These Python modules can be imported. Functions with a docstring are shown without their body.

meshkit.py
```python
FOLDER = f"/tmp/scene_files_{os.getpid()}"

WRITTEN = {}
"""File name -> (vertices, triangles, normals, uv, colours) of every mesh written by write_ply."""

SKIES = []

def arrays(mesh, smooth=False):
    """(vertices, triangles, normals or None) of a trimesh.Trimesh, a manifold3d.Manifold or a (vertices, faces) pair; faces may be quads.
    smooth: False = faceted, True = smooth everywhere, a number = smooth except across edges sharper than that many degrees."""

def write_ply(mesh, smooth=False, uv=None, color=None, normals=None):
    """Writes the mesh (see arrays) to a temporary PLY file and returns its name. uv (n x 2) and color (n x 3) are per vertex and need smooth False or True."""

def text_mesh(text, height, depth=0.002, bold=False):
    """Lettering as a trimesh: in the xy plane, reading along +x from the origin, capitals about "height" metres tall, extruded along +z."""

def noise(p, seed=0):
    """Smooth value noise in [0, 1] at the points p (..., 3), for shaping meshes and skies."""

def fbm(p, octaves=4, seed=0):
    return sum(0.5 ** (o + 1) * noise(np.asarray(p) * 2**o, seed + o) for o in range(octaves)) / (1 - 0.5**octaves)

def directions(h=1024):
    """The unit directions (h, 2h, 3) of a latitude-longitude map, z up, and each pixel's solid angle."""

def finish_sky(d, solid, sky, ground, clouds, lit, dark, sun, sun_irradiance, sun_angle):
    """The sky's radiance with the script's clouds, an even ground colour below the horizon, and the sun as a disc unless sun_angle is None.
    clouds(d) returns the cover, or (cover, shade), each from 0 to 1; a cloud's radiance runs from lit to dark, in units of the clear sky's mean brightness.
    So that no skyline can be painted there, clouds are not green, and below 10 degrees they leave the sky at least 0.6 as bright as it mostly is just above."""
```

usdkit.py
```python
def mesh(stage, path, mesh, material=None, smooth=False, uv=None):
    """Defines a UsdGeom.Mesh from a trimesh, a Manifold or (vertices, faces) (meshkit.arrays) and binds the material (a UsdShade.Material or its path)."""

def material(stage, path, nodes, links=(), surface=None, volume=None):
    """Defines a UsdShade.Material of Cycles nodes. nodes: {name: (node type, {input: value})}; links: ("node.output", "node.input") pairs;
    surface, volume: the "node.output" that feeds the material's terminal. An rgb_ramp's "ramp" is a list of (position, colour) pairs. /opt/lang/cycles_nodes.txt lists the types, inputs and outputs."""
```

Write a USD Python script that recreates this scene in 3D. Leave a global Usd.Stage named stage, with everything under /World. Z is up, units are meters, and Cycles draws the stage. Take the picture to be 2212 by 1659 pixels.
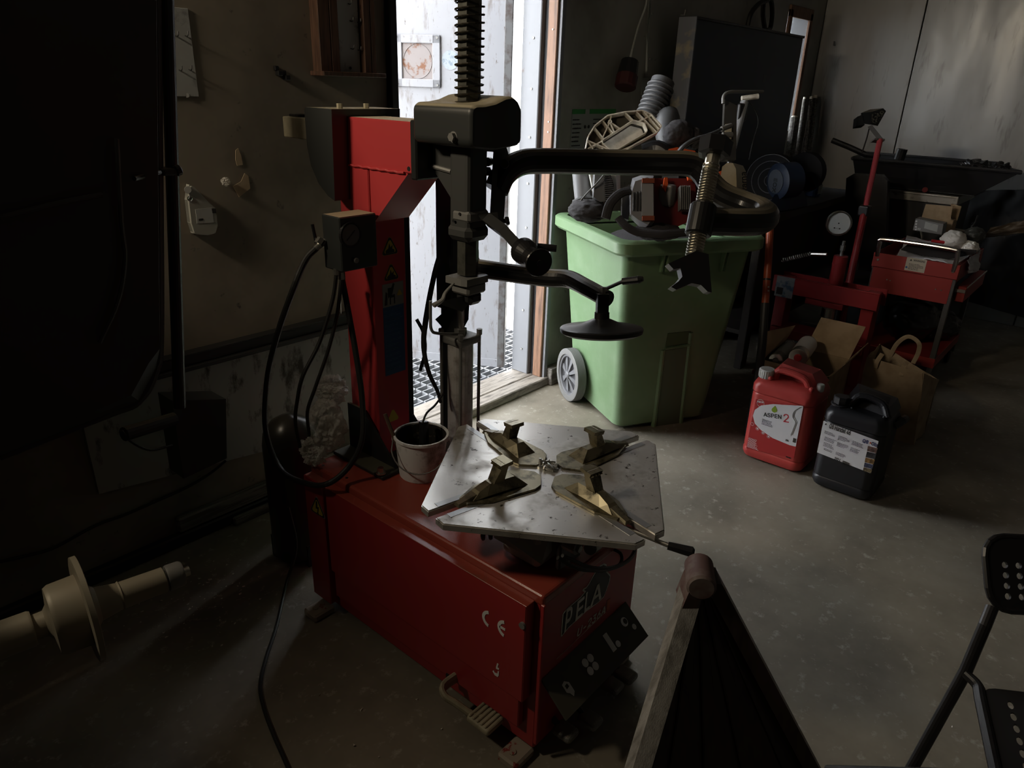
import math, random
import numpy as np, trimesh, manifold3d as m3
from shapely.geometry import Polygon, Point, LineString, box as sbox
from shapely import affinity
from pxr import Usd, UsdGeom, UsdLux, Gf, Sdf
import usdkit, meshkit

random.seed(7); rng = np.random.default_rng(7)
stage = Usd.Stage.CreateInMemory()
UsdGeom.SetStageUpAxis(stage, UsdGeom.Tokens.z); UsdGeom.SetStageMetersPerUnit(stage, 1.0)
world = UsdGeom.Xform.Define(stage, '/World'); stage.SetDefaultPrim(world.GetPrim())

# ---------------------------------------------------------------- camera, sky, lamps, exposure
EYE = np.array([0, 0, 1.65]); FPX = 1560.0
ROT = np.array([[0.65206006, -0.27302047, 0.70730297], [-0.75753022, -0.27285035, 0.59304355], [0.03107484, -0.92250339, -0.38473608]])
cam = UsdGeom.Camera.Define(stage, '/World/camera')
cam.CreateHorizontalApertureAttr(36.0); cam.CreateVerticalApertureAttr(36.0 * 1659 / 2212)
cam.CreateFocalLengthAttr(36.0 * FPX / 2212); cam.CreateClippingRangeAttr(Gf.Vec2f(0.05, 200))
_r, _u, _b = ROT[:, 0], -ROT[:, 1], -ROT[:, 2]
cam.AddTransformOp().Set(Gf.Matrix4d(*_r, 0, *_u, 0, *_b, 0, *EYE, 1))
cam.CreateExposureAttr(0.0)
dome = UsdLux.DomeLight.Define(stage, '/World/sky')
dome.CreateIntensityAttr(3.3); dome.CreateColorAttr(Gf.Vec3f(0.93, 0.96, 1.0))
# unseen lamp out of view, placed to light the red column and the shaft
lamp = UsdLux.RectLight.Define(stage, '/World/unseen_lamp_light')
lamp.CreateWidthAttr(0.16); lamp.CreateHeightAttr(0.6); lamp.CreateIntensityAttr(92); lamp.CreateColorAttr(Gf.Vec3f(1.0, 0.84, 0.62))
LAMP = np.array([-0.6, 2.2, 2.6])

def frame_matrix(o, x, y, z):
    return Gf.Matrix4d(*map(float, x), 0, *map(float, y), 0, *map(float, z), 0, *map(float, o), 1)
_d = np.array([0.75, -0.25, -0.60]); _d /= np.linalg.norm(_d)
_z = -_d; _y = np.array([0, 1., 0]); _y = _y - _z * (_y @ _z); _y /= np.linalg.norm(_y); _x = np.cross(_y, _z)
lamp.AddTransformOp().Set(frame_matrix(LAMP + _d * 0.03, _x, _y, _z))

# ---------------------------------------------------------------- points: a pixel of the photograph on a plane of the room
def ray(px, py): return ROT @ np.array([(px - 1106) / FPX, (py - 829.5) / FPX, 1.0])
def D(px, py, d): return EYE + d * ray(px, py)
def X(px, py, x): r = ray(px, py); return EYE + r * (x / r[0])
def Y(px, py, y): r = ray(px, py); return EYE + r * (y / r[1])
def Z(px, py, z): r = ray(px, py); return EYE + r * ((z - EYE[2]) / r[2])

# ---------------------------------------------------------------- prim helpers
_n = {}
def numbered(parent, name):
    k = (parent, name); _n[k] = _n.get(k, -1) + 1
    return name if _n[k] == 0 else f'{name}_{_n[k]:03d}'
ORG = {}
def tag(p, label=None, cat=None, group=None, kind=None):
    for k, v in (('label', label), ('category', cat), ('group', group), ('kind', kind)):
        if v: p.SetCustomDataByKey(k, v)
    return p
def thing(name, label, cat, loc=(0, 0, 0), group=None, kind=None):
    path = '/World/' + numbered('/World', name)
    x = UsdGeom.Xform.Define(stage, path); x.AddTranslateOp().Set(Gf.Vec3d(*map(float, loc)))
    ORG[path] = np.array(loc, float)
    return tag(x.GetPrim(), label, cat, group, kind)
def cat_(ms): return trimesh.util.concatenate([tm(m) for m in (ms if isinstance(ms, (list, tuple)) else [ms])])
def tm(m):
    if isinstance(m, m3.Manifold):
        a = m.to_mesh(); return trimesh.Trimesh(a.vert_properties[:, :3], a.tri_verts, process=False)
    return m
def part(t, name, m, mat, label=None, smooth=False, kind=None):
    """one mesh under a thing or a part (world coordinates)"""
    pp = t.GetPath().pathString; m = cat_(m)
    o = ORG[pp]
    path = pp + '/' + numbered(pp, name)
    v, f, n = meshkit.arrays(m, smooth)
    me = trimesh.Trimesh(v - o, f, process=False)
    g = usdkit.mesh(stage, path, me, mat)
    if n is not None:
        from pxr import Vt
        g.CreateNormalsAttr(Vt.Vec3fArray.FromNumpy(n.astype(np.float32))); g.SetNormalsInterpolation('vertex')
    ORG[path] = o
    return tag(g.GetPrim(), label, None, None, kind)
def struct(name, m, mat, label=None, smooth=False):
    path = '/World/' + numbered('/World', name)
    m = cat_(m); usdkit.mesh(stage, path, m, mat, smooth=smooth); ORG[path] = np.zeros(3)
    return tag(stage.GetPrimAtPath(path), label or name.replace('_', ' '), None, None, 'structure')
def single(name, m, mat, label, cat, loc=None, smooth=False, group=None, kind=None):
    """a thing of one mesh"""
    m = cat_(m); path = '/World/' + numbered('/World', name)
    lo = np.array(loc if loc is not None else [*m.bounds.mean(0)[:2], m.bounds[0][2]], float)
    v, f, n = meshkit.arrays(m, smooth); g = usdkit.mesh(stage, path, trimesh.Trimesh(v - lo, f, process=False), mat)
    if n is not None:
        from pxr import Vt
        g.CreateNormalsAttr(Vt.Vec3fArray.FromNumpy(n.astype(np.float32))); g.SetNormalsInterpolation('vertex')
    UsdGeom.Xformable(g).AddTranslateOp().Set(Gf.Vec3d(*lo)); ORG[path] = lo
    return tag(g.GetPrim(), label, cat, group, kind)
def dup(root, loc, label, rotz=0, group=None):
    cd = root.GetCustomData(); name = root.GetName().rsplit('_0', 1)[0]
    path = '/World/' + numbered('/World', name)
    x = UsdGeom.Xform.Define(stage, path); x.AddTranslateOp().Set(Gf.Vec3d(*map(float, loc)))
    if rotz: x.AddRotateZOp().Set(float(rotz))
    p = x.GetPrim(); p.GetReferences().AddInternalReference(root.GetPath()); p.SetInstanceable(True)
    return tag(p, label, cd['category'], group or cd.get('group'))

# ---------------------------------------------------------------- shapes
def bx(c0, c1, ch=0.0):
    """box between two corners, edges chamfered by ch"""
    a, b = np.minimum(c0, c1).astype(float), np.maximum(c0, c1).astype(float)
    if ch <= 0:
        m = trimesh.creation.box(b - a); m.apply_translation((a + b) / 2); return m
    ch = min(ch, (b - a).min() * 0.45); pts = []
    for s in np.ndindex(2, 2, 2):
        p = np.where(s, b, a); q = np.where(s, b - ch, a + ch)
        for k in range(3):
            r = q.copy(); r[k] = p[k]; pts.append(r)
    return trimesh.convex.convex_hull(np.array(pts))
def rbx(c0, c1, r=0.01, seg=12):
    a, b = np.minimum(c0, c1).astype(float), np.maximum(c0, c1).astype(float); r = min(r, (b - a).min() * 0.49)
    s = m3.Manifold.sphere(r, seg)
    return tm(m3.Manifold.batch_hull([s.translate([float(q) for q in np.where(k, b - r, a + r)]) for k in np.ndindex(2, 2, 2)]))
def loft(rings, cap0=True, cap1=True):
    n = len(rings[0]); V = np.vstack(rings); F = []
    for i in range(len(rings) - 1):
        for j in range(n):
            k = (j + 1) % n; F += [[i * n + j, i * n + k, (i + 1) * n + k], [i * n + j, (i + 1) * n + k, (i + 1) * n + j]]
    if cap0: V = np.vstack([V, rings[0].mean(0)]); F += [[len(V) - 1, (j + 1) % n, j] for j in range(n)]
    if cap1: V = np.vstack([V, rings[-1].mean(0)]); o_ = (len(rings) - 1) * n; F += [[len(V) - 1, o_ + j, o_ + (j + 1) % n] for j in range(n)]
    m = trimesh.Trimesh(V, F, process=False)
    if m.volume < 0: m.invert()
    return m
def hull(p): return trimesh.convex.convex_hull(np.array(p, float))
def basis(d):
    d = np.array(d, float) / np.linalg.norm(d); a = np.cross(d, [0, 0, 1.]) if abs(d[2]) < 0.95 else np.cross(d, [1., 0, 0])
    a /= np.linalg.norm(a); return a, np.cross(d, a), d
def lathe(p0, p1, prof, seg=24, cap=True):
    """profile [(t along p0->p1 in 0..1, radius)] turned about the axis"""
    p0, p1 = np.array(p0, float), np.array(p1, float); a, b, d = basis(p1 - p0)
    th = np.arange(seg) * 2 * np.pi / seg; c = np.cos(th)[:, None] * a + np.sin(th)[:, None] * b
    V = np.vstack([p0 + (p1 - p0) * t + c * r for t, r in prof]); F = []
    for i in range(len(prof) - 1):
        for j in range(seg):
            k = (j + 1) % seg; q = [i * seg + j, i * seg + k, (i + 1) * seg + k, (i + 1) * seg + j]
            F += [[q[0], q[1], q[2]], [q[0], q[2], q[3]]]
    if cap:
        for i, (t, r), fl in ((0, prof[0], 1), (len(prof) - 1, prof[-1], 0)):
            n = len(V); V = np.vstack([V, p0 + (p1 - p0) * t])
            for j in range(seg):
                k = (j + 1) % seg; F.append([n, i * seg + k, i * seg + j] if fl else [n, i * seg + j, i * seg + k])
    return trimesh.Trimesh(V, F, process=False)
def cyl(p0, p1, r, seg=20, ch=0.0, r2=None):
    r2 = r if r2 is None else r2
    if ch > 0:
        L = np.linalg.norm(np.array(p1, float) - p0); t = ch / L
        return lathe(p0, p1, [(0, r - ch), (t, r), (1 - t, r2), (1, r2 - ch)], seg)
    return lathe(p0, p1, [(0, r), (1, r2)], seg)
def smoothpath(pts, n=8):
    p = np.array(pts, float); p = np.vstack([2 * p[0] - p[1], p, 2 * p[-1] - p[-2]]); out = []
    for i in range(1, len(p) - 2):
        for t in np.linspace(0, 1, n, endpoint=False):
            a, b, c, d = p[i - 1], p[i], p[i + 1], p[i + 2]
            out.append(0.5 * (2 * b + (c - a) * t + (2 * a - 5 * b + 4 * c - d) * t * t + (3 * b - a - 3 * c + d) * t ** 3))
    return np.array(out + [p[-2]])
def tube(pts, r, seg=10, smooth=0, flat=1.0, cap=True, up=None):
    """tube along a path; r a number or one per point; flat squashes it along its second axis"""
    p = smoothpath(pts, smooth) if smooth else np.array(pts, float); n = len(p)
    rr = np.interp(np.linspace(0, 1, n), np.linspace(0, 1, len(r)), r) if np.ndim(r) else np.full(n, r)
    t = np.gradient(p, axis=0); t /= np.linalg.norm(t, axis=1, keepdims=True) + 1e-12
    a = np.array(up, float) if up is not None else basis(t[0])[0]; V = []; th = np.arange(seg) * 2 * np.pi / seg
    for i in range(n):
        a = a - t[i] * (a @ t[i]); a /= np.linalg.norm(a) + 1e-12; b = np.cross(t[i], a)
        V.append(p[i] + rr[i] * (np.cos(th)[:, None] * a + flat * np.sin(th)[:, None] * b))
    V = np.vstack(V); F = []
    for i in range(n - 1):
        for j in range(seg):
            k = (j + 1) % seg; F += [[i * seg + j, i * seg + k, (i + 1) * seg + k], [i * seg + j, (i + 1) * seg + k, (i + 1) * seg + j]]
    if cap:
        m = len(V); V = np.vstack([V, p[0], p[-1]])
        for j in range(seg):
            k = (j + 1) % seg; F += [[m, k, j], [m + 1, (n - 1) * seg + j, (n - 1) * seg + k]]
    return trimesh.Trimesh(V, F, process=False)
def place(m, o, x, y):
    """mesh drawn in xy (z = out) put at o with axes x, y"""
    x = np.array(x, float); y = np.array(y, float); x /= np.linalg.norm(x); y = y - x * (x @ y); y /= np.linalg.norm(y)
    T = np.eye(4); T[:3, 0], T[:3, 1], T[:3, 2], T[:3, 3] = x, y, np.cross(x, y), o
    m = m.copy(); m.apply_transform(T); return m
def prism(poly, h, o=(0, 0, 0), x=(1, 0, 0), y=(0, 1, 0)):
    """polygon (points or shapely) in the plane (o, x, y), extruded h along x cross y"""
    poly = poly if hasattr(poly, 'geom_type') else Polygon(poly)
    poly = poly.buffer(0)
    ms = [trimesh.creation.extrude_polygon(g, abs(h), engine='earcut') for g in getattr(poly, 'geoms', [poly])]
    m = trimesh.util.concatenate(ms)
    if h < 0 and abs(h) > 0.05: m.apply_translation([0, 0, h])   # thin print always stands proud
    return place(m, o, x, y)
def rrect(w, h, r=0.004, cx=0, cy=0):
    return sbox(cx - w / 2 + r, cy - h / 2 + r, cx + w / 2 - r, cy + h / 2 - r).buffer(r, quad_segs=4)
def tri_rounded(s, r=0.006):
    h = s * 0.866; return Polygon([(-s / 2 + r * 1.7, -h / 3 + r), (s / 2 - r * 1.7, -h / 3 + r), (0, 2 * h / 3 - 2 * r)]).buffer(r, quad_segs=4)
def text(s, h, o, x, y, depth=0.0006, bold=False, center=False):
    m = meshkit.text_mesh(s, h, depth, bold)
    if center: m.apply_translation([-m.bounds[:, 0].mean(), 0, 0])
    return place(m, o, x, y)
def lines(w, rows, o, x, y, lh=0.002, gap=0.005, depth=0.0005, seed=1):
    """rows of unreadable small print as thin bars"""
    r = random.Random(seed); ms = []
    for k in range(rows):
        L = w * (0.6 + 0.4 * r.random()); t = 0
        while t < L:
            q = min(w * (0.05 + 0.12 * r.random()), L - t + 1e-4); ms.append(sbox(t, -k * gap - lh, t + q, -k * gap)); t += q + w * 0.02
    return cat_([prism(q, depth, o, x, y) for q in ms])
def spring(p0, p1, r, wire, turns, seg=6, per=14, taper=None):
    p0, p1 = np.array(p0, float), np.array(p1, float); a, b, d = basis(p1 - p0); n = int(turns * per) + 1; t = np.linspace(0, 1, n); th = t * turns * 2 * np.pi
    return tube(p0 + np.outer(t, p1 - p0) + r * (np.outer(np.cos(th), a) + np.outer(np.sin(th), b)), wire, seg)

# ---------------------------------------------------------------- materials
LOOKS = '/World/Looks'; UsdGeom.Scope.Define(stage, LOOKS)
DUST = (0.36, 0.31, 0.21)
def M(name, col, rough=0.5, metal=0.0, col2=None, scale=6, lo=0.45, hi=0.65, amount=1.0, bump=0.0, bscale=60, dust=0.0, dustcol=DUST, spec=0.5, rough2=None, stretch=None, speck=None, detail=4, trans=0.0, coat=0.0, alpha=1.0, dlo=0.75):
    N = {'g': ('geometry', {}), 'p': ('principled_bsdf', {'base_color': col, 'roughness': rough, 'metallic': metal, 'specular_ior_level': spec, 'transmission_weight': trans, 'coat_weight': coat, 'alpha': alpha})}
    L = []; vec = 'g.position'; c = None
    if stretch: N['map'] = ('mapping', {'scale': stretch}); L.append((vec, 'map.vector')); vec = 'map.vector'
    if col2 is not None:
        N['n'] = ('noise_texture', {'scale': scale, 'detail': detail, 'roughness': 0.6}); L.append((vec, 'n.vector'))
        N['m'] = ('map_range', {'from_min': lo, 'from_max': hi, 'to_min': 0.0, 'to_max': amount, 'clamp': True}); L.append(('n.fac', 'm.value'))
        N['x'] = ('mix_color', {'a': col, 'b': col2}); L += [('m.result', 'x.fac')]; c = 'x.result'
        if rough2 is not None:
            N['rr'] = ('map_range', {'from_min': 0, 'from_max': 1, 'to_min': rough, 'to_max': rough2}); L += [('m.result', 'rr.value'), ('rr.result', 'p.roughness')]
    if speck:
        sc, colr, a, b = speck
        N['n2'] = ('noise_texture', {'scale': sc, 'detail': 3, 'roughness': 0.7}); L.append((vec, 'n2.vector'))
        N['m2'] = ('map_range', {'from_min': a, 'from_max': b, 'to_min': 0.0, 'to_max': 1.0, 'clamp': True}); L.append(('n2.fac', 'm2.value'))
        N['x2'] = ('mix_color', {'a': col, 'b': colr}); L.append(('m2.result', 'x2.fac'))
        if c: L.append((c, 'x2.a'))
        c = 'x2.result'
    if dust:
        N['s'] = ('separate_xyz', {}); L.append(('g.normal', 's.vector'))
        N['dm'] = ('map_range', {'from_min': dlo, 'from_max': min(1.0, dlo + 0.22), 'to_min': 0.0, 'to_max': dust, 'clamp': True}); L.append(('s.z', 'dm.value'))
        N['dx'] = ('mix_color', {'a': col, 'b': dustcol}); L.append(('dm.result', 'dx.fac'))
        if c: L.append((c, 'dx.a'))
        c = 'dx.result'
        N['dr'] = ('map_range', {'from_min': 0, 'from_max': 1, 'to_min': rough, 'to_max': 0.9}); L += [('dm.result', 'dr.value'), ('dr.result', 'p.roughness')]
    if c: L.append((c, 'p.base_color'))
    if bump:
        N['bn'] = ('noise_texture', {'scale': bscale, 'detail': 3}); L.append((vec, 'bn.vector'))
        N['b'] = ('bump', {'strength': bump, 'distance': 0.004}); L += [('bn.fac', 'b.height'), ('b.normal', 'p.normal')]
    return usdkit.material(stage, f'{LOOKS}/{name}', N, L, surface='p.BSDF')
BLK = (0.012, 0.012, 0.013)
m_red = M('red_paint', (0.36, 0.03, 0.032), 0.38, dust=0.35, dustcol=(0.30, 0.20, 0.12), bump=0.05, bscale=300)
m_redlid = M('red_paint_dusty', (0.33, 0.06, 0.04), 0.3, col2=(0.10, 0.06, 0.035), scale=9, lo=0.58, hi=0.72, amount=0.75, bump=0.06, bscale=260, rough2=0.55)
m_redbeam = M('red_paint_beam', (0.56, 0.05, 0.055), 0.4, dust=0.92, dustcol=(0.74, 0.66, 0.47))  # real dust on top; red and dust both lightened to look lit
m_redgun = M('red_paint_gusset', (0.56, 0.05, 0.055), 0.42)  # column red lighter than the cabinet red, raised to look lit
m_black = M('black_metal', (0.016, 0.017, 0.017), 0.42, dust=0.4)
m_blackg = M('black_gloss_tube', (0.010, 0.010, 0.011), 0.28, dust=0.42, dlo=0.62, bump=0.03, bscale=500)
m_cover = M('dark_cover_metal', (0.030, 0.033, 0.032), 0.42, dust=0.85, dlo=0.55, dustcol=(0.50, 0.44, 0.30))
m_blkplast = M('black_plastic', (0.012, 0.012, 0.013), 0.35)
m_blkrub = M('black_rubber', (0.014, 0.014, 0.013), 0.55)
m_cast = M('dark_cast_metal', (0.05, 0.052, 0.05), 0.5, dust=0.3)
m_castl = M('grey_cast_metal', (0.22, 0.22, 0.21), 0.5, metal=0.3)
m_steel = M('table_steel', (0.62, 0.61, 0.58), 0.32, metal=0.65, col2=(0.22, 0.195, 0.15), scale=7, lo=0.52, hi=0.72, amount=0.9, rough2=0.6, speck=(38, (0.05, 0.042, 0.03), 0.62, 0.70), bump=0.04, bscale=90)
m_steeledge = M('plain_steel', (0.45, 0.46, 0.46), 0.35, metal=0.8)
m_bare = M('bare_bolt_steel', (0.55, 0.54, 0.50), 0.35, metal=1.0)
m_zinc = M('zinc_screw', (0.62, 0.60, 0.52), 0.32, metal=1.0)
m_chrome = M('chrome', (0.62, 0.62, 0.62), 0.24, metal=1.0)
m_jaw = M('jaw_steel', (0.27, 0.24, 0.16), 0.36, metal=0.8, col2=(0.05, 0.045, 0.03), scale=25, lo=0.5, hi=0.7)
m_beige = M('beige_dusty_paint', (0.42, 0.38, 0.27), 0.6, col2=(0.30, 0.27, 0.18), scale=14)
m_white = M('white_print', (0.80, 0.81, 0.80), 0.5)
m_emblem = M('emblem_print', (0.70, 0.70, 0.67), 0.5)
m_greyprint = M('grey_print', (0.30, 0.31, 0.29), 0.5)
m_blkprint = M('black_print', (0.012, 0.012, 0.012), 0.5)
m_yellow = M('warning_yellow', (0.55, 0.42, 0.03), 0.45)
m_bluelab = M('label_blue', (0.02, 0.10, 0.26), 0.4)
m_redprint = M('red_print', (0.5, 0.02, 0.03), 0.5)
m_orange = M('orange_plastic', (0.62, 0.09, 0.02), 0.4)
m_greenprint = M('green_print', (0.03, 0.25, 0.05), 0.5)
m_leaf = M('leaf_print', (0.22, 0.33, 0.02), 0.5)
# ================================================================ the setting
YW, XW, XL, YF, ZC = 2.42, 6.75, -3.6, -3.2, 3.3
m_floor = M('concrete_floor', (0.285, 0.255, 0.20), 0.42, col2=(0.14, 0.125, 0.095), scale=1.6, lo=0.40, hi=0.66, amount=0.9, rough2=0.62, detail=9, speck=(22, (0.40, 0.37, 0.31), 0.58, 0.74), bump=0.35, bscale=34)
m_wall = M('grimy_wall', (0.245, 0.21, 0.165), 0.8, col2=(0.105, 0.088, 0.068), scale=2.2, lo=0.42, hi=0.72, amount=0.9, detail=8, bump=0.1, bscale=30, speck=(16, (0.05, 0.045, 0.038), 0.66, 0.78))
m_lowpanel = M('dirty_white_board', (0.34, 0.335, 0.32), 0.7, col2=(0.07, 0.06, 0.05), scale=18, lo=0.55, hi=0.68, detail=6, stretch=(1, 1, 0.45))
m_sheet = M('wall_sheet_metal', (0.44, 0.442, 0.43), 0.30, metal=0.25, col2=(0.36, 0.355, 0.335), scale=2.2, lo=0.36, hi=0.72, rough2=0.44, stretch=(2.2, 2.2, 0.5), speck=(5, (0.15, 0.14, 0.12), 0.60, 0.85), bump=0.06, bscale=20)
m_ceil = M('ceiling_paint', (0.30, 0.285, 0.26), 0.9)
m_dark = M('black_rail', (0.013, 0.013, 0.013), 0.5)
m_plank = M('worn_plank', (0.20, 0.185, 0.16), 0.7, col2=(0.07, 0.06, 0.05), scale=5, lo=0.42, hi=0.62, stretch=(1, 12, 12), bump=0.15)
m_sill = M('sill_plank', (0.30, 0.265, 0.225), 0.65, col2=(0.11, 0.095, 0.08), scale=4, lo=0.46, hi=0.68, stretch=(2, 12, 8), bump=0.12)
m_jamb = M('brown_jamb_wood', (0.22, 0.115, 0.065), 0.55, col2=(0.09, 0.045, 0.025), scale=6, lo=0.45, hi=0.68, stretch=(12, 8, 0.8), bump=0.1)
m_whitepaint = M('flaking_white_paint', (0.20, 0.205, 0.217), 0.5, col2=(0.12, 0.06, 0.04), scale=9, lo=0.63, hi=0.67, detail=7, stretch=(1, 1, 0.5))
m_leafw = M('door_leaf_paint', (0.27, 0.275, 0.295), 0.5, col2=(0.13, 0.105, 0.09), scale=20, lo=0.56, hi=0.74, detail=7, stretch=(1, 1, 0.3), speck=(60, (0.12, 0.10, 0.09), 0.63, 0.72))
m_rust = M('rusty_plate', (0.22, 0.195, 0.19), 0.6, col2=(0.15, 0.06, 0.025), scale=22, lo=0.55, hi=0.66, detail=6)
m_zincbar = M('galvanised_bar', (0.40, 0.41, 0.43), 0.4, metal=0.5)
m_glass = usdkit.material(stage, LOOKS + '/window_glass', {'t': ('transparent_bsdf', {'color': (0.9, 0.92, 0.93)}), 'gl': ('glossy_bsdf', {'color': (1, 1, 1), 'roughness': 0.03}), 'f': ('fresnel', {'IOR': 1.45}), 'x': ('mix_closure', {})}, [('f.fac', 'x.fac'), ('t.BSDF', 'x.closure1'), ('gl.BSDF', 'x.closure2')], surface='x.closure')
m_tubelit = usdkit.material(stage, LOOKS + '/unseen_lamp_glow', {'e': ('emission', {'color': (1.0, 0.84, 0.62), 'strength': 12.0})}, [], surface='e.emission')

struct('floor', bx((XL - .2, YF - .2, -0.12), (XW + .2, YW + 0.16, 0)), m_floor, 'worn grey concrete workshop floor')
single('outdoor_ground', bx((-4, 2.58, -0.25), (30, 40, -0.08)), M('outdoor_gravel', (0.52, 0.50, 0.47), 0.9, col2=(0.42, 0.40, 0.37), scale=9), 'grey gravel yard outside the open door', 'ground', kind='structure')  # ground toned pale to bounce daylight onto the far wall
DX0, DX1, DZ = 2.10, 3.16, 2.3
WX0, WX1, WZ0, WZ1 = 5.99, 6.46, 1.35, 2.23
wb = lambda x0, x1, z0, z1: bx((x0, YW, z0), (x1, YW + 0.16, z1))
struct('wall_back', [wb(XL, DX0, 0, ZC), wb(DX0, DX1, DZ, ZC)], m_wall, 'grimy brown grey wall with the open doorway')
part(stage.GetPrimAtPath('/World/wall_back'), 'painted_section', [wb(DX1, WX0, 0, ZC), wb(WX0, WX1, 0, WZ0), wb(WX0, WX1, WZ1, ZC), wb(WX1, XW + .1, 0, ZC)], M('grey_painted_wall', (0.40, 0.385, 0.345), 0.7, col2=(0.20, 0.185, 0.16), scale=1.8, lo=0.42, hi=0.74, detail=8, speck=(14, (0.10, 0.09, 0.075), 0.66, 0.8)), 'dirty grey painted wall right of the doorway')
m_unseenwall = M('unseen_wall_dark', (0.17, 0.16, 0.14), 0.85, col2=(0.10, 0.094, 0.08), scale=2)  # even dark tone of the unseen walls, set to limit bounce light
struct('wall_left', bx((XL - .15, YF, 0), (XL, YW + .16, ZC)), m_unseenwall); struct('wall_front', bx((XL - .15, YF - .15, 0), (XW + .15, YF, ZC)), m_unseenwall)
struct('ceiling', bx((XL - .15, YF - .15, ZC), (XW + .15, YW + .16, ZC + .1)), m_ceil)
wr = struct('wall_right', bx((XW + 0.03, YF, 0), (XW + .15, YW + .16, ZC)), m_dark, 'far wall of grey sheet metal panels')
y = YW
for k in range(8):
    y1 = max(y - (0.76 if k == 0 else 1.15), YF)
    if y - y1 < 0.1: break
    part(wr, 'wall_panel', bx((XW, y1 + 0.004, 0), (XW + 0.03, y - 0.004, ZC), 0.003), m_sheet); y = y1
part(wr, 'wall_hook', [tube([(XW, 2.29, 2.02), (XW - .03, 2.29, 2.02), (XW - .035, 2.29, 2.05)], .006)], m_castl)

# left part of the back wall: cable rail, dirty board, skirting
t1 = struct('trim_1', bx((0.2, YW - 0.035, 0.695), (2.05, YW, 0.735), .004), m_dark, 'black cable rail along the wall')
part(t1, 'rail_cap', bx((0.2, YW - 0.042, 0.733), (2.05, YW, 0.742), .002), m_dark); part(t1, 'rail_lip', bx((0.2, YW - 0.05, 0.68), (2.05, YW, 0.697), .003), m_dark)
struct('trim_2', [hull([(x, yy, z) for yy in (YW - .018, YW) for x, z in ((.715, .325), (2.04, .17), (2.04, .68), (.71, .68))])], m_lowpanel, 'dirty white board under the cable rail')
b1 = struct('baseboard_left', bx((0.3, YW - 0.035, 0.0), (2.04, YW, 0.05), .006), m_dark, 'black lower skirting')
part(b1, 'skirting_plank', bx((0.95, YW - 0.03, 0.055), (2.04, YW, 0.115), .005), m_plank); part(b1, 'skirting_plank', bx((1.15, YW - 0.06, 0.0), (2.04, YW - .036, 0.035), .005), m_plank)
struct('baseboard_right', bx((3.175, 2.36, 0), (3.34, YW, 0.105), .004), m_plank, 'dark worn baseboard beside the doorway')
# door frame
df = struct('trim_3', bx((2.04, YW - 0.035, 0), (2.078, YW, DZ + .1), .004), m_dark, 'door frame of the open doorway')
part(df, 'white_edge_strip', bx((3.150, YW - 0.022, 0), (3.180, YW - .004, DZ + .05), .002), m_whitepaint, 'flaking white edge strip')
part(df, 'brown_jamb_board', bx((3.135, YW - .004, 0.05), (3.162, 2.475, DZ), .003), m_jamb, 'brown bare wood jamb board')
part(df, 'dark_gap_strip', bx((3.15, 2.475, 0.05), (3.162, 2.505, DZ), .002), m_dark)
part(df, 'white_jamb', bx((3.12, 2.505, 0.05), (3.175, 2.625, DZ), .004), m_whitepaint, 'white painted steel jamb with rivets')
part(df, 'lintel_board', bx((2.078, YW, DZ - .03), (3.15, 2.58, DZ), .003), m_jamb)
part(df, 'jamb_board', bx((2.085, YW - .004, 0.05), (2.10, 2.58, DZ), .003), m_plank)
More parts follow.
